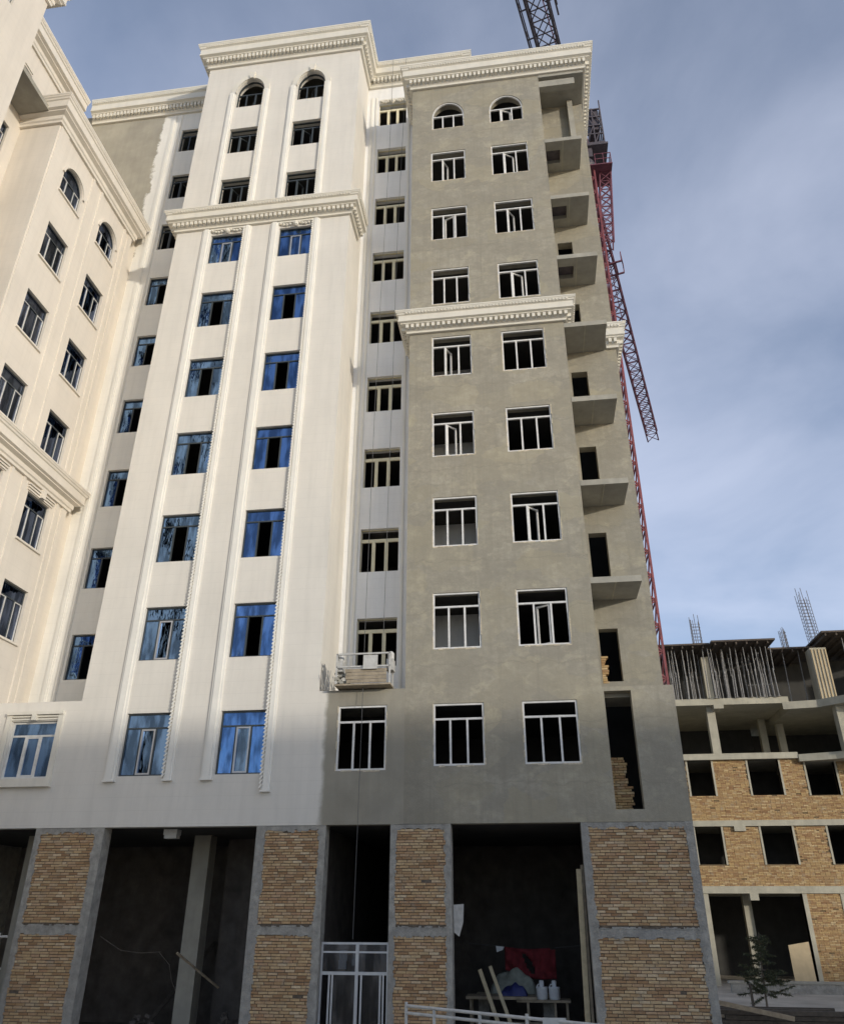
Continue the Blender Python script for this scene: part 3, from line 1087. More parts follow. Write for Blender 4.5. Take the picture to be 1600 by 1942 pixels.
# ------------------------------------------------------------------ brick piers of the ground floor
BR_ONE = MB().box(-0.122, 0.122, 0, 0.05, 0, 0.0535).mesh('brick', M['brick_one'])
bricks = []
PIERS = [(-14.10, -12.04, 0.14, 0.24), (-7.61, -5.67, 0.24, 0.17), (-3.90, -2.28, 0.13, 0.14), (1.11, 3.93, 0.17, 0.20)]
for i, (x0, x1, lw, rw) in enumerate(PIERS):
    mb = MB()
    mb.box(x0 + lw, x1 - rw, Y0 + 0.045, Y0 + 0.36, G, 2.098)
    for (a, b) in ((x0, x0 + lw), (x1 - rw, x1)):
        mb.box(a, b, Y0 + 0.005, Y0 + 0.44, G, 2.098)
    mb.box(x0 + lw, x1 - rw, Y0 + 0.012, Y0 + 0.044, -0.52, -0.34)
    mb.box(x0 + lw, x1 - rw, Y0 + 0.016, Y0 + 0.044, 2.0, 2.098)
    pier = mb.build('brick_pier', M['pier_concrete'], bld)
    mm = MB().box(x0 + lw, x1 - rw, Y0 + 0.034, Y0 + 0.0445, G, -0.521).box(x0 + lw, x1 - rw, Y0 + 0.034, Y0 + 0.0445, -0.339, 1.999).build('mortar_bed', M['mortar'], pier)
    sm_ = MB()
    for (xe_, sg) in ((x0 + lw, 1), (x1 - rw, -1)):
        z = -2.9
        wv = 0.03
        while z < 2.0:
            wv = min(0.07, max(0.0, 0.6 * wv + random.uniform(-0.02, 0.04)))
            hh = random.choice((0.0685, 0.0685, 0.03, 0.045))
            a_, b_ = sorted((xe_ - sg * 0.02, xe_ + sg * wv))
            if b_ - a_ > 0.024:
                sm_.box(a_, b_, Y0 + random.uniform(0.001, 0.004), Y0 + 0.04, z, z + hh)
            z += hh
    for (zc_, up, amp) in ((-0.52, -1, 0.05), (-0.34, 1, 0.04), (2.0, -1, 0.16)):
        x = x0 + lw
        wv = 0.03
        while x < x1 - rw:
            wv = min(amp, max(0.0, 0.7 * wv + random.uniform(-0.03, 0.05)))
            ww = random.uniform(0.02, 0.09)
            a_, b_ = sorted((zc_ - up * 0.01, zc_ + up * wv))
            sm_.box(x, min(x + ww, x1 - rw), Y0 + random.uniform(0.001, 0.004), Y0 + 0.04, a_, b_)
            x += ww
    sm_o = sm_.build('mortar_smear', M['pier_concrete'], pier)
    sm_o['kind'] = 'stuff'
    for (za, zb_) in ((G, -0.53), (-0.33, 1.985)):
        z = zb_ - 0.062
        row = 0
        while z > max(za, -2.75):
            x = x0 + lw + 0.004
            off = (0, 0.13, 0.065, 0.19)[row % 4]
            xe = x1 - rw - 0.004
            first = True
            while x < xe - 0.04:
                L = 0.244 if not (first and off) else 0.244 - off
                if random.random() < 0.06:
                    L *= 0.5
                L = min(L, xe - x)
                first = False
                if random.random() > 0.003:
                    bricks.append((pier, x, L, Y0 + 0.022 + random.uniform(-0.018, 0.010), z + random.uniform(-0.003, 0.003)))
                x += L + random.uniform(0.010, 0.017)
            z -= 0.0685
            row += 1
bricks.sort(key=lambda b: (b[1] + b[2] / 2) ** 2 + b[3] ** 2 + b[4] ** 2 + (0 if b[2] > 0.2 else 500))
stuff = {}
for n_, (pier, x, L, y, z) in enumerate(bricks):
    if n_ < 300:
        put('brick', BR_ONE, (x + L / 2, y, z), pier)
    else:
        stuff.setdefault('all', MB()).box(x, x + L, y, y + 0.02, z, z + 0.0535 + random.uniform(-0.004, 0.003))
o = stuff['all'].build('brick_courses', M['brick_many'], bld)
o['kind'] = 'stuff'

# ground-floor interior
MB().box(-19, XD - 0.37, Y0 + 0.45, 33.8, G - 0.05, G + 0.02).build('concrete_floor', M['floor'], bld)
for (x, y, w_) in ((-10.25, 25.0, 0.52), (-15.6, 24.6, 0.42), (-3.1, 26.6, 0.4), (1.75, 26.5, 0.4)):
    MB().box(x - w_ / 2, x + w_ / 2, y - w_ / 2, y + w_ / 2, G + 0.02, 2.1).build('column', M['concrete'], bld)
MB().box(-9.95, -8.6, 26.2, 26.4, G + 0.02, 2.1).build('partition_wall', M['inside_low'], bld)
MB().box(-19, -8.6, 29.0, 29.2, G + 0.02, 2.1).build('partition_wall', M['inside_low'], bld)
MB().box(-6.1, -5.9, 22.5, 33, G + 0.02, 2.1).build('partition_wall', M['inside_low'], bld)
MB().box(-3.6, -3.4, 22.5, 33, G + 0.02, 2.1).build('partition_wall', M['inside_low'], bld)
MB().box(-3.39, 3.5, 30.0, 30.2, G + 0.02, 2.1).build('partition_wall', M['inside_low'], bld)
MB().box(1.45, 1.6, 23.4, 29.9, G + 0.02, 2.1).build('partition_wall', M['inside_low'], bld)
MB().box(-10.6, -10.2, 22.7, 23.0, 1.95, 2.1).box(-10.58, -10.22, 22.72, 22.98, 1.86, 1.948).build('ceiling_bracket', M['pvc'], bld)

# aluminium shop door between the two middle piers
door = MB()
dx0, dx1, yd = -5.66, -3.91, 22.18
zt, zm = -0.68, -1.36
door.box(dx0, dx0 + 0.05, yd, yd + 0.07, G + 0.02, zt).box(dx1 - 0.05, dx1, yd, yd + 0.07, G + 0.02, zt)
door.box(dx0 + 0.05, dx1 - 0.05, yd, yd + 0.07, zt - 0.05, zt).box(dx0 + 0.05, dx1 - 0.05, yd + 0.002, yd + 0.07, zt - 0.24, zt - 0.20)
door.box(dx0 + 0.05, dx1 - 0.05, yd - 0.004, yd + 0.07, zm - 0.04, zm + 0.03)
door.box(-4.76, -4.68, yd - 0.006, yd + 0.068, G + 0.02, zt - 0.051)
for x in (-5.42, -5.34, -4.60, -4.12, -4.04):
    door.box(x - 0.022, x + 0.022, yd + 0.004, yd + 0.06, G + 0.03, zm - 0.041)
dd = door.build('shop_door', M['alu'], bld)
for (a, b, c, d) in ((dx0 + 0.05, -4.76, zm + 0.03, zt - 0.24), (-4.68, dx1 - 0.05, zm + 0.03, zt - 0.24), (dx0 + 0.05, -4.76, zt - 0.2, zt - 0.05), (-4.68, dx1 - 0.05, zt - 0.2, zt - 0.05),
                     (-5.31, -4.77, G + 0.05, zm - 0.05), (-4.57, -4.15, G + 0.05, zm - 0.05)):
    MB().box(a, b, yd + 0.03, yd + 0.038, c, d).build('pane', M['clear_glass'], dd)
for i, (x, z, w_, h_, lab) in enumerate(((-5.22, -1.28, 0.20, 0.42, 'taller white paper sheet taped inside the shop door transom'), (-4.87, -1.20, 0.12, 0.28, 'smaller white paper sheet inside the shop door by its centre post'))):
    mb = MB()
    mb.box(x, x + w_, yd + 0.10, yd + 0.103, z, z + h_ * 0.48).box(x + 0.02, x + w_ + 0.02, yd + 0.106, yd + 0.109, z + h_ * 0.44, z + h_)
    tag(mb.build('paper_notice', M['paper']), lab, 'notice', 'papers taped inside the shop door')

# =================================================================== THE LEFT WING
wing = thing('apartment_wing', 'cream apartment wing on the far left with arched top windows, running towards the viewer', 'building', (-19, 15, G))
XW = -16.5
ZWT = 27.6
WA, WB = (18.45, 19.75), (21.13, 22.43)
wrows = [(7.76, 1.78), (11.02, 1.73), (14.44, 1.70), (17.69, 1.72), (21.00, 1.68)]
wh = []
for z, h in wrows:
    wh += [(*WA, z, z + h), (*WB, z, z + h)]
wsp = 25.25
wh += [(*WA, 24.36, wsp + 0.62, wsp), (*WB, 24.40, wsp + 0.66, wsp + 0.03)]
wall('wall', wing, M['cream'], 'E', XW, 17.55, 23.4, ZP - 3, ZWT, wh)
wall('wall', wing, M['cream'], 'E', XW - 0.2, 23.4, YR - 0.002, ZP - 3, ZWT)
wall('wall', wing, M['cream'], 'S', 17.55, -18.15, XW - 0.35, ZP - 3, ZWT)
gh = [(15.75, 17.05, z + 3.3 * i, z + 3.3 * i + 1.6) for i, z in enumerate([8.2] * 6)]
wall('wall', wing, M['cream'], 'E', -18.15, 15.2, 17.55, ZP - 3, ZWT, gh)
b2h = [(12.6, 13.9, 24.9 - 3.3 * i, 26.5 - 3.3 * i) for i in range(-2, 5)] + [(9.6, 10.9, 24.9 - 3.3 * i, 26.5 - 3.3 * i) for i in range(-2, 5)]
wall('wall', wing, M['cream'], 'E', XW, 6.0, 15.2, ZP - 3, 34.0, b2h)
uh = [(18.6, 19.95, 32.7, 34.55), (21.0, 22.3, 29.4, 31.0), (15.8, 17.1, 32.7, 34.5), (18.6, 19.95, 29.4, 31.0)]
wall('wall', wing, M['cream'], 'E', -21.3, 8.0, YR - 0.003, ZWT - 0.5, ZT, uh)
for (a, b, z0, z1) in uh[:1]:
    window(wing, 'E', -21.3, a, b, z0, z1, 'dark_wing', 0.1, 'none')
    mb = MB()
    mb.box(-21.3, -21.2, a - 0.12, b + 0.12, z1 + 0.03, z1 + 0.12).box(-21.3, -21.16, a - 0.16, b + 0.16, z1 + 0.14, z1 + 0.2)
    mb.build('window_head', M['cornice_cream'], wing)
for (a, b, z0, z1, *r) in wh:
    window(wing, 'E', XW, a, b, z0, z1, 'wing', 0.1, 'closed', r[0] if r else None)
for (a, b, z0, z1) in gh[-2:]:
    window(wing, 'E', -18.15, a, b, z0, z1, 'wing', 0.1, 'closed')
for (a, b, z0, z1) in b2h[:5]:
    window(wing, 'E', XW, a, b, z0, z1, 'wing', 0.1, 'closed')
# mouldings: sills, heads over the lower windows, arch trims
for (a, b, z0, z1, *r) in wh:
    MB().box(XW - 0.02, XW + 0.07, a - 0.06, b + 0.06, z0 - 0.07, z0 - 0.005).build('window_sill', M['cornice_cream'], wing)
    if r:
        mb = MB()
        cu, r0, hh = (a + b) / 2, (b - a) / 2, z1 - r[0]
        n = 16
        for i in range(n):
            t0, t1 = math.pi * i / n, math.pi * (i + 1) / n
            A = []
            for t, e in ((t0, 0.02), (t1, 0.02), (t1, 0.11), (t0, 0.11)):
                A.append((cu - (r0 + e) * math.cos(t), r[0] + (hh + e) * math.sin(t)))
            k = len(mb.v)
            mb.v += [(XW + 0.06, p[0], p[1]) for p in A] + [(XW - 0.001, p[0], p[1]) for p in A]
            mb.f += [tuple(k + j for j in f) for f in ((0, 1, 2, 3), (0, 4, 5, 1), (2, 6, 7, 3))]
        mb.build('arch_moulding', M['cornice_cream'], wing)
for (a, b) in (WA, WB):
    z = 11.02 + 1.73
    mb = MB()
    for i in range(3):
        mb.box(XW - 0.001, XW + 0.05 + 0.03 * i, a - 0.08 - 0.02 * i, b + 0.08 + 0.02 * i, z + 0.03 + 0.085 * i, z + 0.085 + 0.085 * i)
    mb.box(XW - 0.001, XW + 0.17, (a + b) / 2 - 0.09, (a + b) / 2 + 0.09, z + 0.02, z + 0.34)
    mb.build('window_head', M['cornice_cream'], wing)
# flat raised strips running up the wing between window columns and at its end
for (a, b) in ((17.62, 18.15), (20.05, 20.18), (20.70, 20.83), (22.72, 22.85), (23.05, 23.36)):
    MB().box(XW - 0.001, XW + 0.045, a, b, ZP, 13.1).box(XW - 0.001, XW + 0.045, a, b, 14.05, 26.9).build('pilaster', M['cream'], wing)
cornice(wing, [(-18.15, 17.55), (XW, 17.55), (XW, 23.4), (XW - 0.6, 23.4)], 26.85, 28.0, 0.5, 'cornice_cream', None)
cornice(wing, [(-18.15, 17.55), (XW, 17.55), (XW, 23.4), (XW - 0.6, 23.4)], 13.10, 14.06, 0.5, 'cornice_cream', None)
cornice(wing, [(-21.3, 10.0), (-21.3, YR - 0.6)], 36.1, 37.4, 0.6, 'cornice_cream', None)
cornice(wing, [(XW, 6.0), (XW, 15.2), (-18.1, 15.2)], 30.55, 31.7, 0.5, 'cornice_cream', None)
for q in ((-21.3, XW - 0.4, 15.2, YR - 0.01, ZWT - 0.3, ZWT - 0.1), (-26, XW - 0.36, 6.1, 15.2, 33.5, 33.8), (-26, -21.7, 8, YR, ZT - 0.4, ZT - 0.1)):
    MB().box(*q).build('roof', M['concrete'], wing)
MB().box(-26, -25.8, 6.0, 27, 2.7, 36.9).box(-20.2, -20.0, 6, YR, 2.7, 27.2).box(-23.0, -22.8, 8, YR, 27.6, 36.5).build('partition_wall', M['inside'], wing)
for z in [2.7 + 3.3 * i for i in range(0, 8)]:
    for (a, b, c, d) in ((-20, -18.52, 6.4, YR - 0.1), (-18.5, XW - 0.37, 17.92, YR - 0.7), (-18.5, XW - 0.37, 6.4, 14.9)):
        MB().box(a, b, c, d, z + 0.1, z + 0.3).build('floor_slab', M['inside'], wing)
MB().box(-19.4, -19.0, 22.0, 34, G, 5.6).build('wall', M['pier_concrete'], wing)
wall('wall', wing, M['cream'], 'S', 6.0, -26, XW - 0.35, 2.7, 33.5)
MB().box(-26, -19.02, 6.3, 21.9, G, 2.69).build('plinth', M['pier_concrete'], wing)

# =================================================================== BLOCK ACROSS THE STREET (behind the viewer, shades the lower walls)
OP = MB().box(-0.8, 0.8, -0.01, 0.01, 0, 1.6).mesh('pane', M['clear_glass'])
OT = 13.0
for (ox0, ox1, lab) in ((17.0, 40.5, 'pale four storey block across the street behind the viewer, nearer one'), (58.0, 92.0, 'pale four storey block across the street behind the viewer, farther one')):
    opp = thing('street_block', lab, 'building', ((ox0 + ox1) / 2, -14, -1.7), 'blocks across the street')
    oh = []
    for r_ in range(4):
        x = ox0 + 1.6
        while x < ox1 - 2.5:
            oh.append((x, x + 1.6, 0.4 + r_ * 3.1, 2.0 + r_ * 3.1))
            x += 3.6
    wall_mesh(MB(), 'N', -8.0, ox0, ox1, -1.7, OT, oh).build('wall', M['block_paint'], opp)
    for (a, b, c, d) in ((ox0, ox0 + 0.3, -19, -8.35), (ox1 - 0.3, ox1, -19, -8.35), (ox0 + 0.3, ox1 - 0.3, -19, -18.7)):
        MB().box(a, b, c, d, -1.7, OT).build('wall', M['block_paint'], opp)
    MB().box(ox0 + 0.3, ox1 - 0.3, -18.7, -8.36, OT - 0.4, OT - 0.1).build('roof', M['concrete'], opp)
    MB().box(ox0 + 0.4, ox1 - 0.4, -10.6, -10.4, -1.7, OT - 0.5).build('partition_wall', M['inside'], opp)
    for (a, b, z0, z1) in oh:
        put('pane', OP, ((a + b) / 2, -8.15, z0), opp)

# =================================================================== UNFINISHED BUILDING ON THE RIGHT
far = thing('unfinished_building', 'unfinished concrete frame building with golden brick infill, right of the tower', 'building', (13, 50, G))
YF = 48.0
row2 = [(8.62, 10.02, 2.36, 4.28), (12.12, 13.75, 2.36, 4.28), (15.6, 17.2, 2.36, 4.28)]
row3 = [(8.73, 10.05, 5.89, 7.81), (12.05, 13.72, 5.89, 7.81), (15.15, 16.7, 5.85, 7.70)]
FX0, FX1 = 5.5, 23.0
wall('wall', far, M['far_mortar'], 'S', YF + 0.02, FX0, FX1, 1.30, 4.28, row2)
wall('wall', far, M['far_mortar'], 'S', YF + 0.02, FX0, FX1, 4.58, 7.81, row3)
gopen = [(8.81, 13.60, G - 0.2, 0.95), (15.75, 20, G - 0.2, 0.95)]
wall('wall', far, M['far_mortar'], 'S', YF + 0.02, FX0, FX1, G - 0.2, 0.95, gopen)
mb = MB()
for (za, zb_, hs) in ((G, 0.95, gopen), (1.30, 4.28, row2), (4.58, 7.81, row3)):
    z = za + 0.006
    row = 0
    while z < zb_ - 0.05:
        x = 7.8 + (0.0 if row % 2 else 0.13)
        while x < 19.6:
            L = 0.25 if random.random() > 0.12 else 0.12
            xm = x + L / 2
            hit = [h for h in hs if h[0] - 0.10 < xm < h[1] + 0.10 and h[2] - 0.04 < z + 0.03 < h[3]]
            if not hit and random.random() > 0.015:
                y = YF + random.uniform(-0.012, 0.008)
                mb.poly([(x, y, z), (x + L, y, z), (x + L, y, z + 0.064), (x, y, z + 0.064)])
                k = len(mb.v)
                mb.v += [(x, YF + 0.02, z), (x + L, YF + 0.02, z), (x + L, YF + 0.02, z + 0.064), (x, YF + 0.02, z + 0.064)]
                mb.f += [(k - 4, k, k + 1, k - 3), (k - 3, k + 1, k + 2, k - 2), (k - 2, k + 2, k + 3, k - 1), (k - 1, k + 3, k, k - 4)]
            x += L + 0.012
        z += 0.077
        row += 1
o = mb.build('brick_courses', M['far_brick'], far, normals=False)
o['kind'] = 'stuff'
# concrete frame: window posts, slabs, columns
for (a, b, z0, z1) in row2 + row3:
    for x in (a - 0.10, b):
        MB().box(x, x + 0.10, YF - 0.025, YF + 0.30, z0 - 0.02, z1).build('opening_post', M['far_concrete'], far)
for (x, w_) in ((8.52, 0.29), (13.60, 0.22), (15.5, 0.25)):
    MB().box(x, x + w_, YF - 0.04, YF + 0.36, G - 0.2, 0.95).build('column', M['far_concrete'], far)


def slab(z0, z1, x0, x1, y0=YF - 0.10, y1=58.0):
    return MB().box(x0, x1, y0, y1, z0, z1).build('floor_slab', M['far_concrete'], far)


slab(0.95, 1.30, FX0, FX1)
slab(4.28, 4.58, FX0, FX1)
slab(7.81, 8.14, FX0, 14.80, YF - 0.25)
slab(10.87, 11.24, FX0, 14.858, YF - 0.45)


def prism(pts, z0, z1, name, m, par):
    mb = MB()
    n = len(pts)
    mb.v = [(*p, z0) for p in pts] + [(*p, z1) for p in pts]
    mb.f = [tuple(range(n))[::-1], tuple(range(n, 2 * n))] + [(i, (i + 1) % n, n + (i + 1) % n, n + i) for i in range(n)]
    return mb.build(name, m, par)


prism([(14.81, YF - 0.3), (16.6, YF - 0.9), (18.2, 46.0), (23, 44.6), (23, 58), (14.81, 58)], 7.62, 8.0, 'floor_slab', M['far_concrete'], far)
prism([(14.40, YF - 0.7), (16.2, YF - 1.0), (18.0, 45.4), (23, 44.0), (23, 58), (14.80, 58), (14.80, YF - 0.4)], 10.45, 10.868, 'floor_slab', M['far_concrete'], far)
for (x, y, z0, z1, w_) in ((10.5, YF + 0.15, 8.14, 10.87, 0.46), (17.3, 46.9, 8.0, 10.45, 0.62), (15.2, 51.5, 8.0, 10.45, 0.4), (7.2, YF + 0.15, 8.14, 10.87, 0.4),
                           (10.75, YF + 0.6, 11.24, 14.0, 0.42), (16.9, 47.4, 10.86, 13.9, 0.9), (11.2, 50.2, G, 0.95, 0.42), (14.3, 52, 8.14, 10.87, 0.4)):
    MB().box(x - w_ / 2, x + w_ / 2, y - w_ / 2, y + w_ / 2, z0, z1).build('column', M['far_concrete'], far)
MB().box(10.92, 11.36, YF - 0.16, YF + 0.3, 0.62, 0.949).build('beam_end', M['far_concrete'], far)
MB().box(10.6, 11.15, YF - 0.62, YF + 0.3, 10.62, 10.869).build('beam_end', M['far_concrete'], far)
MB().box(10.7, 11.3, YF - 0.16, YF + 0.3, 4.02, 4.279).build('beam_end', M['far_concrete'], far)
# dark interior
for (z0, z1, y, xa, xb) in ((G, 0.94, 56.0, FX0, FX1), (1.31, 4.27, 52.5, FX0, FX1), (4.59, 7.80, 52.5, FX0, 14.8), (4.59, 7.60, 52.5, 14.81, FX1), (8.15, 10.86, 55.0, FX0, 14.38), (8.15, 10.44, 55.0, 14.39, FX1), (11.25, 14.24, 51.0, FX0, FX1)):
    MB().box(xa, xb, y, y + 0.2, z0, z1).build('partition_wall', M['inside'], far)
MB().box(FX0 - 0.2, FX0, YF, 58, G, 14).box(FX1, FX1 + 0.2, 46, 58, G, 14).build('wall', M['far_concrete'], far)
# ribs on the broad upper column
for i in range(5):
    x = 16.5 + 0.19 * i
    MB().box(x, x + 0.06, 46.89, 46.949, 10.87, 13.8).build('shutter_rib', M['plyboard'], far)
# formwork deck and props
for (x0, x1, y0, z) in ((FX0, 10.9, 47.2, 14.42), (10.95, 14.6, 46.8, 14.44), (14.3, 17.0, 47.6, 14.10), (16.9, 23.0, 45.8, 14.45)):
    d = MB().box(x0, x1, y0, 54, z, z + 0.10).build('formwork_deck', M['formwork'], far)
    bb = MB()
    x = x0 + 0.2
    while x < x1 - 0.1:
        bb.box(x, x + 0.08, y0 + 0.1, 53.8, z - 0.16, z - 0.001)
        x += 0.6
    q = bb.build('joists', M['formwork'], d)
    q['kind'] = 'stuff'
px = 7.8
while px < 14.6:
    for yy in (47.6, 48.6, 49.8):
        x = px + random.uniform(-0.12, 0.12)
        y = yy + random.uniform(-0.2, 0.2)
        mb = MB()
        mb.tube((x, y, 11.24), (x + random.uniform(-0.06, 0.06), y, 12.9), 0.035, n=6).tube((x, y, 12.8), (x + random.uniform(-0.05, 0.05), y, 14.27), 0.026, n=6)
        mb.box(x - 0.08, x + 0.08, y - 0.08, y + 0.08, 11.241, 11.26)
        mb.build('prop', M['prop'], far)
    px += random.choice((0.22, 0.3, 0.42))
for (x, y, zt_) in ((15.2, 48.1, 14.1), (16.1, 48.1, 14.1), (18.1, 46.4, 14.3), (18.5, 46.4, 14.3), (19.4, 46.2, 14.3), (19.9, 46.3, 14.3), (20.4, 46.3, 14.3)):
    MB().tube((x, y, 10.87), (x + 0.03, y, 12.4), 0.035, n=6).tube((x + 0.03, y, 12.3), (x + 0.05, y, zt_), 0.026, n=6).build('prop', M['prop'], far)
MB().tube((12.8, 47.7, 12.0), (14.2, 47.7, 12.02), 0.02, n=6).build('prop_brace', M['prop'], far)


def rebar(x, y, z, h, w_, lean):
    mb = MB()
    ns = 3
    for i in range(ns):
        for j in range(ns):
            if i == 1 and j == 1:
                continue
            a = (x + (i / (ns - 1) - 0.5) * w_, y + (j / (ns - 1) - 0.5) * w_)
            hh = h * random.uniform(0.82, 1.0)
            mb.tube((*a, z), (a[0] + lean * hh + random.uniform(-0.06, 0.06), a[1] + random.uniform(-0.05, 0.05), z + hh), 0.018, n=5)
    t = 0.15
    while t < h * 0.8:
        c = [(x + sx * w_ / 2 + lean * t, y + sy * w_ / 2, z + t) for sx, sy in ((-1, -1), (1, -1), (1, 1), (-1, 1))]
        for i in range(4):
            mb.tube(c[i], c[(i + 1) % 4], 0.012, n=4)
        t += 0.22
    return mb.build('rebar_cage', M['rebar'], far)


rebar(10.75, 49.5, 14.5, 2.6, 0.5, 0.0)
rebar(16.0, 49.5, 14.2, 1.9, 0.3, -0.02)
rebar(17.6, 49.0, 14.5, 4.0, 0.55, -0.06)

# =================================================================== TOWER CRANE
crane = thing('tower_crane', 'red lattice tower crane behind the grey bay with its jib over the roof', 'crane', (5.7, 38.3, G))
CX, CY, CZ = 5.64, 38.3, 48.0


def lattice(mb, p0, p1, w_, h_, bay, ch, br, side):
    """four-chord box truss from p0 to p1; side = horizontal unit vector across, w_ across, h_ vertical (or second axis)"""
    p0, p1 = Vector(p0), Vector(p1)
    d = (p1 - p0)
    L = d.length
    d.normalize()
    s = Vector(side).normalized()
    u = s.cross(d).normalized()
    cor = [(-1, -1), (1, -1), (1, 1), (-1, 1)]

    def P(t, c):
        return p0 + d * t + s * (c[0] * w_ / 2) + u * (c[1] * h_ / 2)
    for c in cor:
        mb.beam(P(0, c), P(L, c), ch)
    n = max(1, int(round(L / bay)))
    for i in range(n):
        t0, t1 = L * i / n, L * (i + 1) / n
        for k in range(4):
            a, b = cor[k], cor[(k + 1) % 4]
            mb.beam(P(t0, a), P(t0, b), br)
            mb.beam(P(t0, a), P(t1, b), br)
            if k % 2 == 0:
                mb.beam(P(t0, b), P(t1, a), br * 0.9)
    return mb


lattice(MB(), (CX, CY, G), (CX, CY, CZ - 2.6), 1.7, 1.7, 1.3, 0.11, 0.07, (1, 0, 0)).build('mast', M['crane'], crane)
jd = Vector((0.2559, 1, 0)).normalized()
jx0 = 8.506 - 12.68 + 0.256 * CY


def jp(y, dz=0, off=0):
    c = Vector((0.256 * y - 4.174, y, CZ + dz))
    return c + Vector((jd.y, -jd.x, 0)) * off


sd = (jd.y, -jd.x, 0)
lattice(MB(), jp(CY + 0.6), jp(77.0), 1.15, 1.25, 1.5, 0.13, 0.06, sd).build('jib', M['crane_backlit'], crane)
lattice(MB(), jp(16.0), jp(CY - 0.6), 1.25, 1.2, 1.6, 0.13, 0.06, sd).build('counter_jib', M['steel'], crane)
# walkways with handrails on both sides of the counter jib
for s in (-1, 1):
    mb = MB()
    for (ya, yb) in ((17.0, 31.0 if s < 0 else 28.5),):
        mb.beam(jp(ya, -0.6, s * 1.05), jp(yb, -0.6, s * 1.05), 0.10, 0.06)
        mb.beam(jp(ya, 0.45, s * 1.05), jp(yb, 0.45, s * 1.05), 0.07)
        y = ya
        while y <= yb + 0.01:
            mb.beam(jp(y, -0.6, s * 0.6), jp(y, -0.6, s * 1.05), 0.07)
            mb.beam(jp(y, -0.6, s * 1.05), jp(y, 0.45, s * 1.05), 0.06)
            y += 1.75
    mb.build('walkway', M['steel'], crane)
mb = MB()
mb.box(-1.0, 1.0, -0.6, 0.6, 0, 1.6)
mb.v = [tuple(Vector((v[0], v[1], v[2])) + jp(17.5, -2.2)) for v in mb.v]
mb.build('counterweight', M['steel'], crane)
# slewing ring, cab, head
MB().lathe((CX, CY, CZ - 2.6), [(1.05, 0), (1.15, 0.25), (1.15, 0.6), (0.9, 0.8)], 16).build('slewing_ring', M['steel'], crane)
MB().box(CX - 0.9, CX + 0.9, CY - 0.9, CY + 0.9, CZ - 1.8, CZ - 0.7).build('turntable', M['steel'], crane)
mb = MB()
for sx in (-1, 1):
    for sy in (-1, 1):
        mb.beam((CX + sx * 0.75, CY + sy * 0.75, CZ - 0.7), (CX + sx * 0.12 + 0.3, CY + sy * 0.12, CZ + 4.4), 0.12)
for t in (0.25, 0.5, 0.75):
    c = [(CX + sx * (0.75 - 0.63 * t) + 0.3 * t, CY + sy * (0.75 - 0.63 * t), CZ - 0.7 + 5.1 * t) for sx, sy in ((-1, -1), (1, -1), (1, 1), (-1, 1))]
    for i in range(4):
        mb.beam(c[i], c[(i + 1) % 4], 0.08)
mb.build('tower_head', M['crane'], crane)
MB().box(CX + 1.0, CX + 1.65, CY - 0.9, CY + 0.5, CZ + 0.9, CZ + 3.0).build('cab', M['steel'], crane)
MB().box(CX + 1.651, CX + 1.70, CY - 0.85, CY + 0.45, CZ + 1.2, CZ + 2.9).build('cab_side', M['plastic'], crane)
mb = MB()
for z in (CZ - 0.6, CZ + 0.3, CZ + 1.2, CZ + 2.1, CZ + 2.9):
    for y in (CY - 1.0, CY + 0.9):
        mb.beam((CX + 0.3, y, z), (CX + 1.8, y, z), 0.09)
    mb.beam((CX + 1.8, CY - 1.0, z), (CX + 1.8, CY + 0.9, z), 0.09)
for x in (0.6, 1.2, 1.8):
    for y in (CY - 1.0, CY + 0.9):
        mb.beam((CX + x, y, CZ - 0.7), (CX + x, y, CZ + 3.0 + (0.8 if x > 1.3 else 0)), 0.08)
        mb.beam((CX + x - 0.6, y, CZ - 0.6), (CX + x, y, CZ + 1.2), 0.06)
        mb.beam((CX + x, y, CZ + 1.2), (CX + x - 0.6, y, CZ + 2.9), 0.06)
mb.box(CX + 0.3, CX + 2.0, CY - 1.1, CY + 1.0, CZ - 0.9, CZ - 0.72)
mb.build('machine_frame', M['steel'], crane)
mb = MB()
zp = CZ - 3.0
for z in (zp + 0.5, zp + 1.0):
    for p, q in (((CX + 0.9, CY - 1.2), (CX + 2.0, CY - 1.2)), ((CX + 2.0, CY - 1.2), (CX + 2.0, CY + 0.6)), ((CX + 2.0, CY + 0.6), (CX + 0.9, CY + 0.6))):
        mb.beam((*p, z), (*q, z), 0.045)
for x in (0.95, 1.5, 2.0):
    for y in (-1.2, -0.3, 0.6):
        mb.beam((CX + x, CY + y, zp), (CX + x, CY + y, zp + 1.02), 0.04)
mb.box(CX - 1.1, CX + 2.05, CY - 1.25, CY + 0.65, zp - 0.08, zp)
mb.build('cab_platform', M['crane_backlit'], crane)
lattice(MB(), (CX + 1.62, CY - 0.2, zp - 0.1), (CX + 1.15, CY - 0.1, zp - 6.5), 0.75, 0.7, 0.8, 0.08, 0.045, (1, 0, 0)).build('access_cage', M['crane_backlit'], crane)
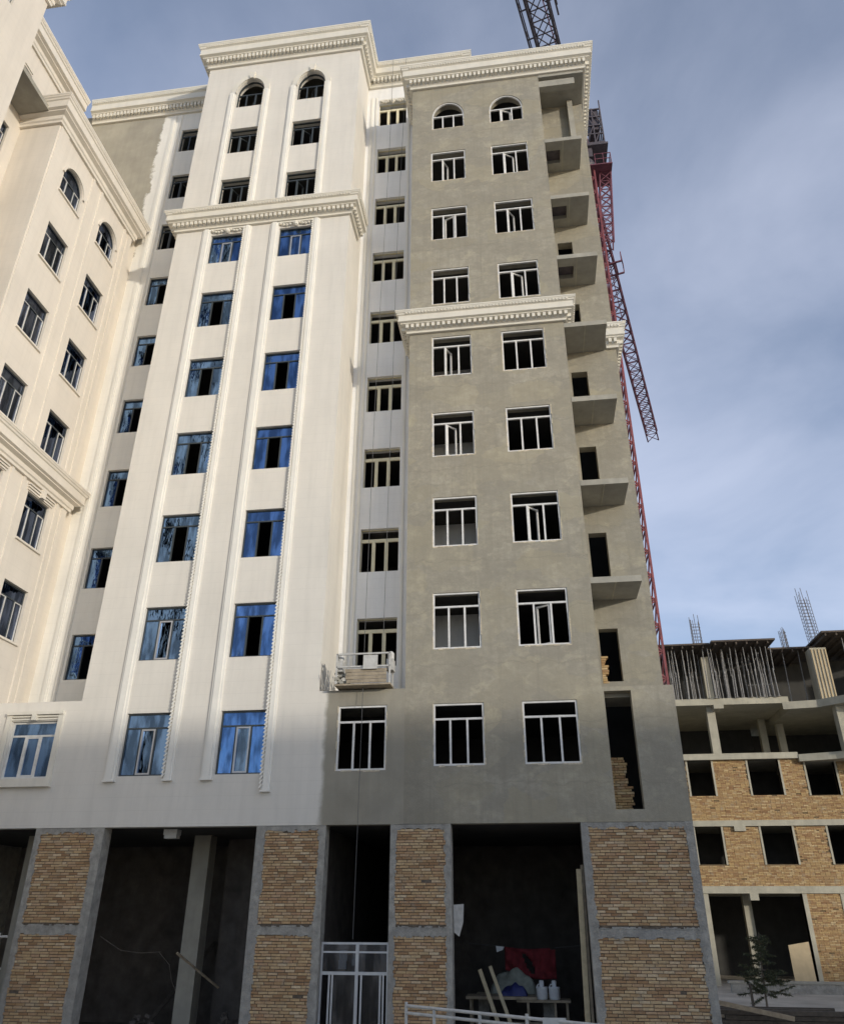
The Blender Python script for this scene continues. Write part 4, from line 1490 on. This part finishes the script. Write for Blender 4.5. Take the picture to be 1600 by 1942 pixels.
# tie bars and trolley
mb = MB()
mb.tube((CX + 0.3, CY, CZ + 4.3), tuple(jp(58, 0.7)), 0.035, n=6)
mb.tube((CX + 0.3, CY, CZ + 4.3), tuple(jp(20, 0.7)), 0.035, n=6)
mb.build('tie_bar', M['crane'], crane)
mb = MB()
c = jp(49.4, -0.9)
s_ = Vector(sd)
for a in (-0.75, 0.75):
    mb.beam(c + s_ * a - jd * 0.7, c + s_ * a + jd * 0.7, 0.12)
for b in (-0.7, 0.7):
    mb.beam(c - s_ * 0.75 + jd * b, c + s_ * 1.25 + jd * b, 0.12)
    mb.beam(c + s_ * 1.25 + jd * b, c + s_ * 1.25 + jd * b + Vector((0, 0, 1.0)), 0.07)
for z in (0.5, 1.0):
    mb.beam(c + s_ * 1.25 - jd * 0.7 + Vector((0, 0, z)), c + s_ * 1.25 + jd * 0.7 + Vector((0, 0, z)), 0.06)
mb.build('trolley', M['crane_backlit'], crane)

# =================================================================== CRADLE ON THE LEDGE BEFORE THE STAIR WINDOW
cr = thing('work_cradle', 'cluttered steel work cradle standing on the ledge below the lowest stair window', 'cradle', (-4.9, 21.9, 5.78))
cx0, cx1, cy0, cy1, cz = -5.55, -3.92, 21.62, 22.2, 5.80
MB().box(cx0, cx1, cy0, cy1, cz, cz + 0.05).build('deck', M['timber'], cr)
for x in (cx0 + 0.03, cx1 - 0.03):
    mb = MB()
    for y in (cy0 + 0.03, cy1 - 0.03):
        mb.beam((x, y, cz + 0.05), (x, y, cz + 0.95), 0.045)
    for z in (0.5, 0.93):
        mb.beam((x, cy0 + 0.03, cz + z), (x, cy1 - 0.03, cz + z), 0.04)
    mb.build('end_frame', M['rail'], cr)
mb = MB()
for z in (0.55, 0.93):
    mb.beam((cx0 + 0.03, cy0 + 0.03, cz + z), (cx1 - 0.03, cy0 + 0.03, cz + z), 0.045)
mb.build('guard_rail', M['rail'], cr)
for i in range(4):
    z = cz + 0.07 + i * 0.105
    MB().box(cx0 + 0.34 + random.uniform(-0.05, 0.05), cx1 - 0.12, cy0 - 0.01 + 0.006 * i, cy0 + 0.016 + 0.006 * i, z, z + 0.092).build('toe_board', M['timber'], cr)
for x in (cx0 + 0.08, cx1 - 0.05):
    mb = MB()
    mb.box(x - 0.1, x + 0.1, cy0 + 0.12, cy1 - 0.12, cz + 0.45, cz + 0.78).lathe((x, cy0 + 0.3, cz + 0.78), [(0.09, 0), (0.1, 0.05), (0.1, 0.2), (0.05, 0.26)], 10)
    mb.build('hoist', M['rail'], cr)
mb = MB()
for i in range(26):
    x = random.uniform(cx0 - 0.05, cx0 + 0.42)
    z = cz + 0.06 + random.uniform(0, 0.30)
    y = random.uniform(cy0 + 0.05, cy1 - 0.1)
    s_ = random.uniform(0.03, 0.08)
    mb.box(x - s_, x + s_, y - s_, y + s_, z - s_ * 0.6 + 0.03, z + s_ * 0.6 + 0.03)
for i in range(14):
    x = random.uniform(cx0 + 0.5, cx1 - 0.1)
    s_ = random.uniform(0.03, 0.06)
    mb.box(x - s_, x + s_, cy0 + 0.1, cy0 + 0.1 + s_, cz + 0.42, cz + 0.46 + s_)
o = mb.build('rubble', M['concrete'], cr)
o['kind'] = 'stuff'
tag(MB().box(-4.72, -4.30, 21.56, 21.605, 6.25, 6.66).build('grey_panel', M['rail']), 'square grey panel hung on the front of the work cradle', 'panel')
# loose bent rods left of the cradle
mb = MB()
for i in range(7):
    x = -6.0 + 0.055 * i
    mb.tube((x, 21.97, 5.78), (x + random.uniform(-0.08, 0.08), 21.9, 5.78 + random.uniform(0.25, 0.6)), 0.010, n=5)
tag(mb.build('bent_rods', M['rail']), 'bunch of short bent rods on the ledge left of the work cradle', 'rods')
for i, (x, y, zt_, zb_, lab) in enumerate(((-4.78, 21.8, 37.6, -0.6, 'thin dark cable hanging down past the stair windows to the shop door'), (-4.15, 21.66, 37.6, 6.7, 'thin dark cable from the roof to the right end of the cradle'))):
    mb = MB()
    N_ = 14
    pr = None
    for j in range(N_ + 1):
        t = j / N_
        p = (x + 0.03 * math.sin(t * 9 + i), 23.46 + (y - 23.46) * min(1, t * 1.25), zt_ + (zb_ - zt_) * t)
        if pr:
            mb.tube(pr, p, 0.008, n=5)
        pr = p
    tag(mb.build('cable', M['rope']), lab, 'cable', 'cables hanging down the stair recess')

# =================================================================== GROUND-LEVEL CLUTTER
tb = thing('work_table', 'long rough timber work table inside the wide ground floor opening', 'table', (-0.8, 25.2, G + 0.02))
MB().box(-2.23, -0.3, 24.9, 25.6, -2.10, -2.03).build('tabletop', M['timber'], tb)
MB().box(-0.85, 0.60, 24.95, 25.7, -2.16, -2.105).build('tabletop', M['timber'], tb)
for (x, y) in ((-2.1, 24.98), (-2.1, 25.5), (-0.55, 25.0), (-0.55, 25.5), (0.18, 25.05), (0.18, 25.6), (0.5, 25.05), (0.5, 25.6)):
    MB().box(x - 0.03, x + 0.03, y - 0.03, y + 0.03, G + 0.02, -2.161 if x > -0.3 else -2.101).build('leg', M['timber'], tb)
MB().box(-2.0, 0.4, 25.28, 25.36, -2.75, -2.65).build('stretcher', M['timber'], tb)


def canister(x, y, z, lab):
    t = thing('canister', lab, 'canister', (x, y, z), 'white canisters on the work table')
    MB().lathe((x, y, z), [(0.13, 0), (0.15, 0.02), (0.155, 0.26), (0.16, 0.27), (0.15, 0.30)], 16).build('body', M['plastic'], t, True)
    MB().lathe((x, y, z + 0.30), [(0.065, 0), (0.065, 0.13), (0.05, 0.15)], 12).build('cap', M['plastic'], t)
    mb = MB()
    mb.beam((x - 0.15, y - 0.02, z + 0.27), (x - 0.09, y - 0.05, z + 0.36), 0.02).beam((x - 0.09, y - 0.05, z + 0.36), (x + 0.0, y - 0.07, z + 0.37), 0.02)
    mb.build('handle', M['plastic'], t)


canister(-0.16, 25.2, -2.105, 'left of the two white plastic canisters on the work table')
canister(0.18, 25.2, -2.105, 'right of the two white plastic canisters on the work table')


def sack(x, y, z, sx, sy, sz, m, lab, name='sack'):
    """a slumped, creased heap: closed height field"""
    mb = MB()
    rnd = random.Random(int(x * 100) + 5)
    nu_, nv_ = 22, 10
    ph = [rnd.uniform(0, 6) for _ in range(6)]
    top, bot = {}, {}
    for j_ in range(nv_ + 1):
        for i_ in range(nu_ + 1):
            u, v = i_ / nu_ * 2 - 1, j_ / nv_ * 2 - 1
            edge = max(0.0, 1 - max(abs(u), abs(v)) ** 3)
            hgt = edge ** 0.55 * (0.62 + 0.20 * math.sin(3.1 * u + ph[0] + 1.5 * v) + 0.08 * math.sin(7 * u + ph[1] - 2 * v) + 0.03 * math.sin(15 * u + ph[2] + 4 * v))
            wx = 1 + 0.06 * math.sin(7 * v + ph[3])
            p = (x + sx * u * wx, y + sy * v * (1 + 0.08 * math.sin(6 * u + ph[4])), z + sz * max(0.0, hgt) + 0.004)
            top[i_, j_] = len(mb.v); mb.v.append(p)
            bot[i_, j_] = len(mb.v); mb.v.append((p[0], p[1], z + 0.002))
    for j_ in range(nv_):
        for i_ in range(nu_):
            mb.f.append((top[i_, j_], top[i_ + 1, j_], top[i_ + 1, j_ + 1], top[i_, j_ + 1]))
            mb.f.append((bot[i_, j_], bot[i_, j_ + 1], bot[i_ + 1, j_ + 1], bot[i_ + 1, j_]))
    for i_ in range(nu_):
        for j_ in (0, nv_):
            mb.f.append((top[i_, j_], bot[i_, j_], bot[i_ + 1, j_], top[i_ + 1, j_]))
    for j_ in range(nv_):
        for i_ in (0, nu_):
            mb.f.append((top[i_, j_], top[i_, j_ + 1], bot[i_, j_ + 1], bot[i_, j_]))
    return tag(mb.build(name, m, None, True), lab, 'sack')


sack(-0.92, 25.3, -2.03, 0.36, 0.24, 0.34, M['blue_bag'], 'dark blue sack slumped on the middle of the work table')
sack(-0.95, 25.95, -2.03, 0.66, 0.24, 0.72, M['grey_bag'], 'pale grey green sack heaped behind the dark blue sack')
MB_ = MB().box(-2.0, 0.2, 25.66, 26.3, -2.12, -2.035)
tag(MB_.build('plank_shelf', M['timber']), 'broad timber plank shelf behind the work table under the grey sack', 'shelf')
for x in (-1.8, 0.0):
    tag(MB().box(x - 0.15, x + 0.15, 25.72, 26.25, G + 0.02, -2.122).build('support_block', M['pier_concrete']), ('left' if x < -1 else 'right') + ' grey block holding up the plank shelf behind the work table', 'block')

# red banner hung on a wire
bn = thing('red_banner', 'red cloth banner with a ragged dark hole hung in the wide opening', 'banner', (-0.5, 26, -1.65))
mb = MB()
nu, nv = 26, 12
bx0, bx1, bz0, bz1 = -1.17, 0.28, -1.68, -0.88
idx = {}
for j in range(nv + 1):
    for i in range(nu + 1):
        u, v = i / nu, j / nv
        x = bx0 + (bx1 - bx0) * u
        bot = bz0 + 0.22 * max(0, 0.45 - u) / 0.45
        top = bz1 - 0.05 * math.sin(u * math.pi) - (0.06 if u > 0.9 else 0)
        z = bot + (top - bot) * v
        y = 26.0 + 0.07 * math.sin(u * 15 + v * 4) * (0.3 + 0.7 * (1 - v)) + 0.05 * math.sin(v * 9 + u * 7) + 0.03 * math.sin(u * 41 - v * 6)
        idx[i, j] = len(mb.v)
        mb.v.append((x, y, z))
for j in range(nv):
    for i in range(nu):
        u, v = (i + 0.5) / nu, (j + 0.5) / nv
        if ((u - 0.47 + 0.25 * (v - 0.5)) / 0.075) ** 2 + ((v - 0.5) / 0.33) ** 2 < 1:
            continue
        mb.f.append((idx[i, j], idx[i + 1, j], idx[i + 1, j + 1], idx[i, j + 1]))
cl = mb.build('cloth', M['red_cloth'], bn, True)
sm = cl.modifiers.new('thickness', 'SOLIDIFY'); sm.thickness = 0.006
mb = MB().tube((-2.2, 26.0, -0.80), (-1.2, 26.0, -0.87), 0.008, n=5).tube((0.27, 26, -0.9), (1.44, 26, -0.80), 0.008, n=5)
mb.build('wire', M['rope'], bn)
mb = MB().poly([(-1.42, 25.98, -0.86), (-1.18, 25.97, -0.88), (-1.22, 25.98, -0.96), (-1.40, 25.99, -1.02)]).poly([(-1.42, 25.995, -0.86), (-1.18, 25.985, -0.88), (-1.22, 25.995, -0.96), (-1.40, 26.005, -1.02)])
mb.build('white_corner', M['plastic'], bn)


def plank(p, q, w_, t_, m, lab, group=None):
    return tag(MB().beam(p, q, w_, t_, (0, 1, 0)).build('plank', m), lab, 'plank', group)


plank((-1.05, 24.0, G + 0.03), (-1.78, 24.25, -1.36), 0.10, 0.05, M['pale_timber'], 'left of the two squared timbers leaning before the work table', 'leaning timbers')
plank((-0.72, 24.0, G + 0.03), (-1.50, 24.25, -1.28), 0.09, 0.05, M['pale_timber'], 'right of the two squared timbers leaning before the work table', 'leaning timbers')
plank((0.90, 22.75, G + 0.03), (0.99, 22.62, 1.02), 0.13, 0.04, M['pale_timber'], 'tall pale board leaning against the right jamb of the wide opening', 'boards at the jamb')
plank((1.03, 22.78, G + 0.03), (1.075, 22.66, 1.12), 0.07, 0.04, M['timber'], 'narrow dark board leaning right of the tall pale board', 'boards at the jamb')
plank((-9.95, 23.2, -1.0), (-9.2, 24.6, -1.9), 0.05, 0.05, M['timber'], 'thin crooked stick leaning inside the left opening by its column', 'sticks in the left opening')
tag(MB().poly([(-2.279, 22.44, 0.18), (-2.04, 22.7, 0.20), (-2.06, 22.7, -0.22), (-2.16, 22.6, -0.55), (-2.279, 22.5, -0.45)]).poly([(-2.279, 22.46, 0.18), (-2.04, 22.72, 0.20), (-2.06, 22.72, -0.22), (-2.16, 22.62, -0.55), (-2.279, 22.52, -0.45)]).build('board_scrap', M['rail']), 'grey board scrap fixed to the left jamb of the wide opening', 'board')

rub = random.Random(21)
for (cx_, cy_, w_, lab) in ((-11.3, 24.6, 0.9, 'low heap of rubble in the left opening, left of its column'), (-8.9, 24.9, 0.7, 'low heap of rubble in the left opening, right of its column')):
    mb = MB()
    for i in range(70):
        a_, r_ = rub.uniform(0, 6.283), w_ * math.sqrt(rub.random())
        s_ = rub.uniform(0.03, 0.10)
        hz_ = 0.95 * (1 - r_ / w_) * rub.uniform(0.5, 1.0)
        x_, y_, z_ = cx_ + r_ * math.cos(a_), cy_ + r_ * math.sin(a_) * 0.6, G + 0.03 + hz_
        d_ = Vector((rub.uniform(-1, 1), rub.uniform(-1, 1), rub.uniform(-0.5, 0.5))).normalized() * s_
        mb.beam(Vector((x_, y_, z_)) - d_, Vector((x_, y_, z_)) + d_, s_ * 1.4, s_)
    o = mb.build('rubble_heap', M['inside_low'])
    tag(o, lab, 'rubble', 'rubble heaps in the left opening')
    o['kind'] = 'stuff'
plank((-11.9, 25.5, G + 0.03), (-11.0, 28.7, -0.9), 0.12, 0.03, M['old_timber'], 'dark board leaning to the back wall in the left opening', 'sticks in the left opening')
for i, (pts_, lab) in enumerate((([(-12.0, 22.7, -0.6), (-11.6, 23.2, -0.95), (-11.1, 23.4, -1.02), (-10.6, 23.6, -1.0)], 'slack dark wire at the left of the left opening'), ([(-11.0, 24.4, -1.05), (-10.6, 24.3, -1.35), (-10.45, 24.2, -1.7), (-10.2, 24.0, -1.95)], 'slack dark wire dropping beside the column in the left opening'))):
    mb = MB()
    for a_, b_ in zip(pts_, pts_[1:]):
        mb.tube(a_, b_, 0.012, n=5)
    tag(mb.build('wire', M['old_timber']), lab, 'wire', 'slack wires in the left opening')

# railing in front of the wide opening
rl = thing('site_railing', 'pale pipe railing crossing before the wide ground floor opening', 'railing', (-0.5, 13.3, ground_z(0, 13.3)))


def rpt(t, dz):
    x = -2.21 + (0.95 + 2.21) * t
    y = 14.2 + (12.3 - 14.2) * t
    return (x, y, -1.30 + dz - 0.03 * t)


for dz in (0.0, -0.095):
    MB().tube(rpt(0, dz), rpt(1, dz), 0.022, n=8).build('rail', M['rail'], rl)
for t in (0.0, 0.15, 0.38, 0.6, 0.82):
    a = rpt(t, 0.05 if t in (0.0, 0.6) else -0.02)
    MB().tube((a[0], a[1], ground_z(a[0], a[1]) - 0.05), a, 0.024, n=8).build('post', M['rail'], rl)
a = rpt(0.72, 0)
MB().box(a[0] - 0.16, a[0] + 0.16, a[1] - 0.05, a[1] - 0.03, a[2] - 0.12, a[2] + 0.04).build('sheet', M['rail'], rl)

# left edge: pipes before the dark opening
pl = thing('pipe_barrier', 'pale pipe barrier before the dark opening at the far left', 'barrier', (-14.6, 21.3, G))
for z in (-0.62, -1.35):
    MB().tube((-16.3, 21.2, z - 0.04), (-13.95, 21.5, z + 0.03), 0.03, n=8).build('rail', M['rail'], pl)
for x in (-16.2, -14.05):
    MB().tube((x, 21.3, G), (x, 21.3, -0.5), 0.03, n=8).build('post', M['rail'], pl)

# right side: board, low wall, fence, sapling
bo = MB().box(12.15, 13.16, 46.85, 46.90, G, -1.42)
for i, v in enumerate(bo.v):
    bo.v[i] = (v[0] + 0.02 * (v[2] - G), v[1] + 0.12 * (v[2] - G), v[2] + (0.16 if v[2] > -2 and v[0] > 12.6 else 0))
tag(bo.build('ply_sheet', M['plyboard']), 'tan plywood sheet leaning in the ground floor opening of the unfinished building', 'sheet')
lw = thing('low_wall', 'low stained concrete wall before the unfinished building', 'wall', (12, 44, G))
MB().box(8.5, 14.4, 43.9, 44.15, G, -2.9).build('wall', M['pier_concrete'], lw)
MB().box(8.4, 14.5, 43.86, 44.19, -2.9, -2.8).build('coping', M['concrete'], lw)
fn = thing('timber_stack', 'low stack of dark weathered beams right of the corner brick pier', 'beams', (7.8, 32.5, G))
rb_ = random.Random(11)
for (y, zz, n_) in ((31.9, G + 0.005, 3), (32.5, G + 0.005, 3), (33.1, G + 0.005, 3)):
    for i in range(n_):
        x0_ = 5.35 + rb_.uniform(0, 0.8)
        x1_ = 9.3 + rb_.uniform(0, 1.6)
        a_ = rb_.uniform(-0.08, 0.08)
        MB().beam((x0_, y, zz + 0.07 + i * 0.145), (x1_, y + a_, zz + 0.07 + i * 0.145 + rb_.uniform(-0.005, 0.005)), 0.16, 0.13).build('beam', M['timber'] if rb_.random() < 0.35 else M['old_timber'], fn)
lp = MB().beam((5.5, 31.6, -2.62), (7.9, 31.4, -3.05), 0.07, 0.14).build('plank', M['timber'])
tag(lp, 'grey plank sloping down in front of the dark beam stack', 'plank')
pt = MB().box(7.05, 7.13, 33.3, 33.38, G, -2.2)
tag(pt.build('stake', M['old_timber']), 'short dark stake standing behind the beam stack', 'stake')
cn = thing('crate', 'brownish slatted crate at the bottom right corner', 'crate', (11.6, 34, G))
for z in (G, G + 0.22, G + 0.44):
    MB().box(10.6, 12.9, 33.6, 33.63, z, z + 0.16).build('slat', M['brown_rail'], cn)
for x in (10.65, 11.3, 12.0, 12.75):
    MB().box(x, x + 0.07, 33.635, 33.7, G, G + 0.72).build('post', M['brown_rail'], cn)

tree = thing('sapling', 'thin young conifer sapling before the unfinished building', 'tree', (8.15, 36, G))
mb = MB()
pts = [(8.15, 36, G), (8.17, 36, -2.4), (8.22, 36.02, -1.5), (8.30, 36, -0.65)]
for i in range(3):
    mb.tube(pts[i], pts[i + 1], 0.045 - 0.012 * i, 0.033 - 0.011 * i, 8)
limbs = []
rnd = random.Random(3)
for i in range(80):
    t = rnd.uniform(0.02, 0.98)
    z = G + 0.45 + t * 2.15
    L = (1.15 - 0.85 * t) * rnd.uniform(0.6, 1.1)
    a = rnd.uniform(0, 2 * math.pi)
    b = (8.16 + 0.1 * t, 36.0, z)
    e = (b[0] + L * math.cos(a), b[1] + L * math.sin(a), z + L * rnd.uniform(-0.25, 0.35))
    limbs.append((b, e))
    mb.tube(b, e, 0.012, 0.005, 5)
mb.build('trunk', M['bark'], tree)
mb = MB()
for b, e in limbs:
    b, e = Vector(b), Vector(e)
    n = int((e - b).length / 0.011)
    for i in range(n):
        t = (i + 0.5) / n
        if t < 0.18:
            continue
        p = b.lerp(e, t)
        for _ in range(2):
            d = Vector((rnd.uniform(-1, 1), rnd.uniform(-1, 1), rnd.uniform(-0.8, 0.5))).normalized() * rnd.uniform(0.06, 0.16)
            s = d.cross(Vector((rnd.random(), rnd.random(), rnd.random()))).normalized() * 0.016
            mb.poly([p - s, p + s, p + d])
o = mb.build('crown', M['leaf'], tree, normals=False)
o['kind'] = 'stuff'
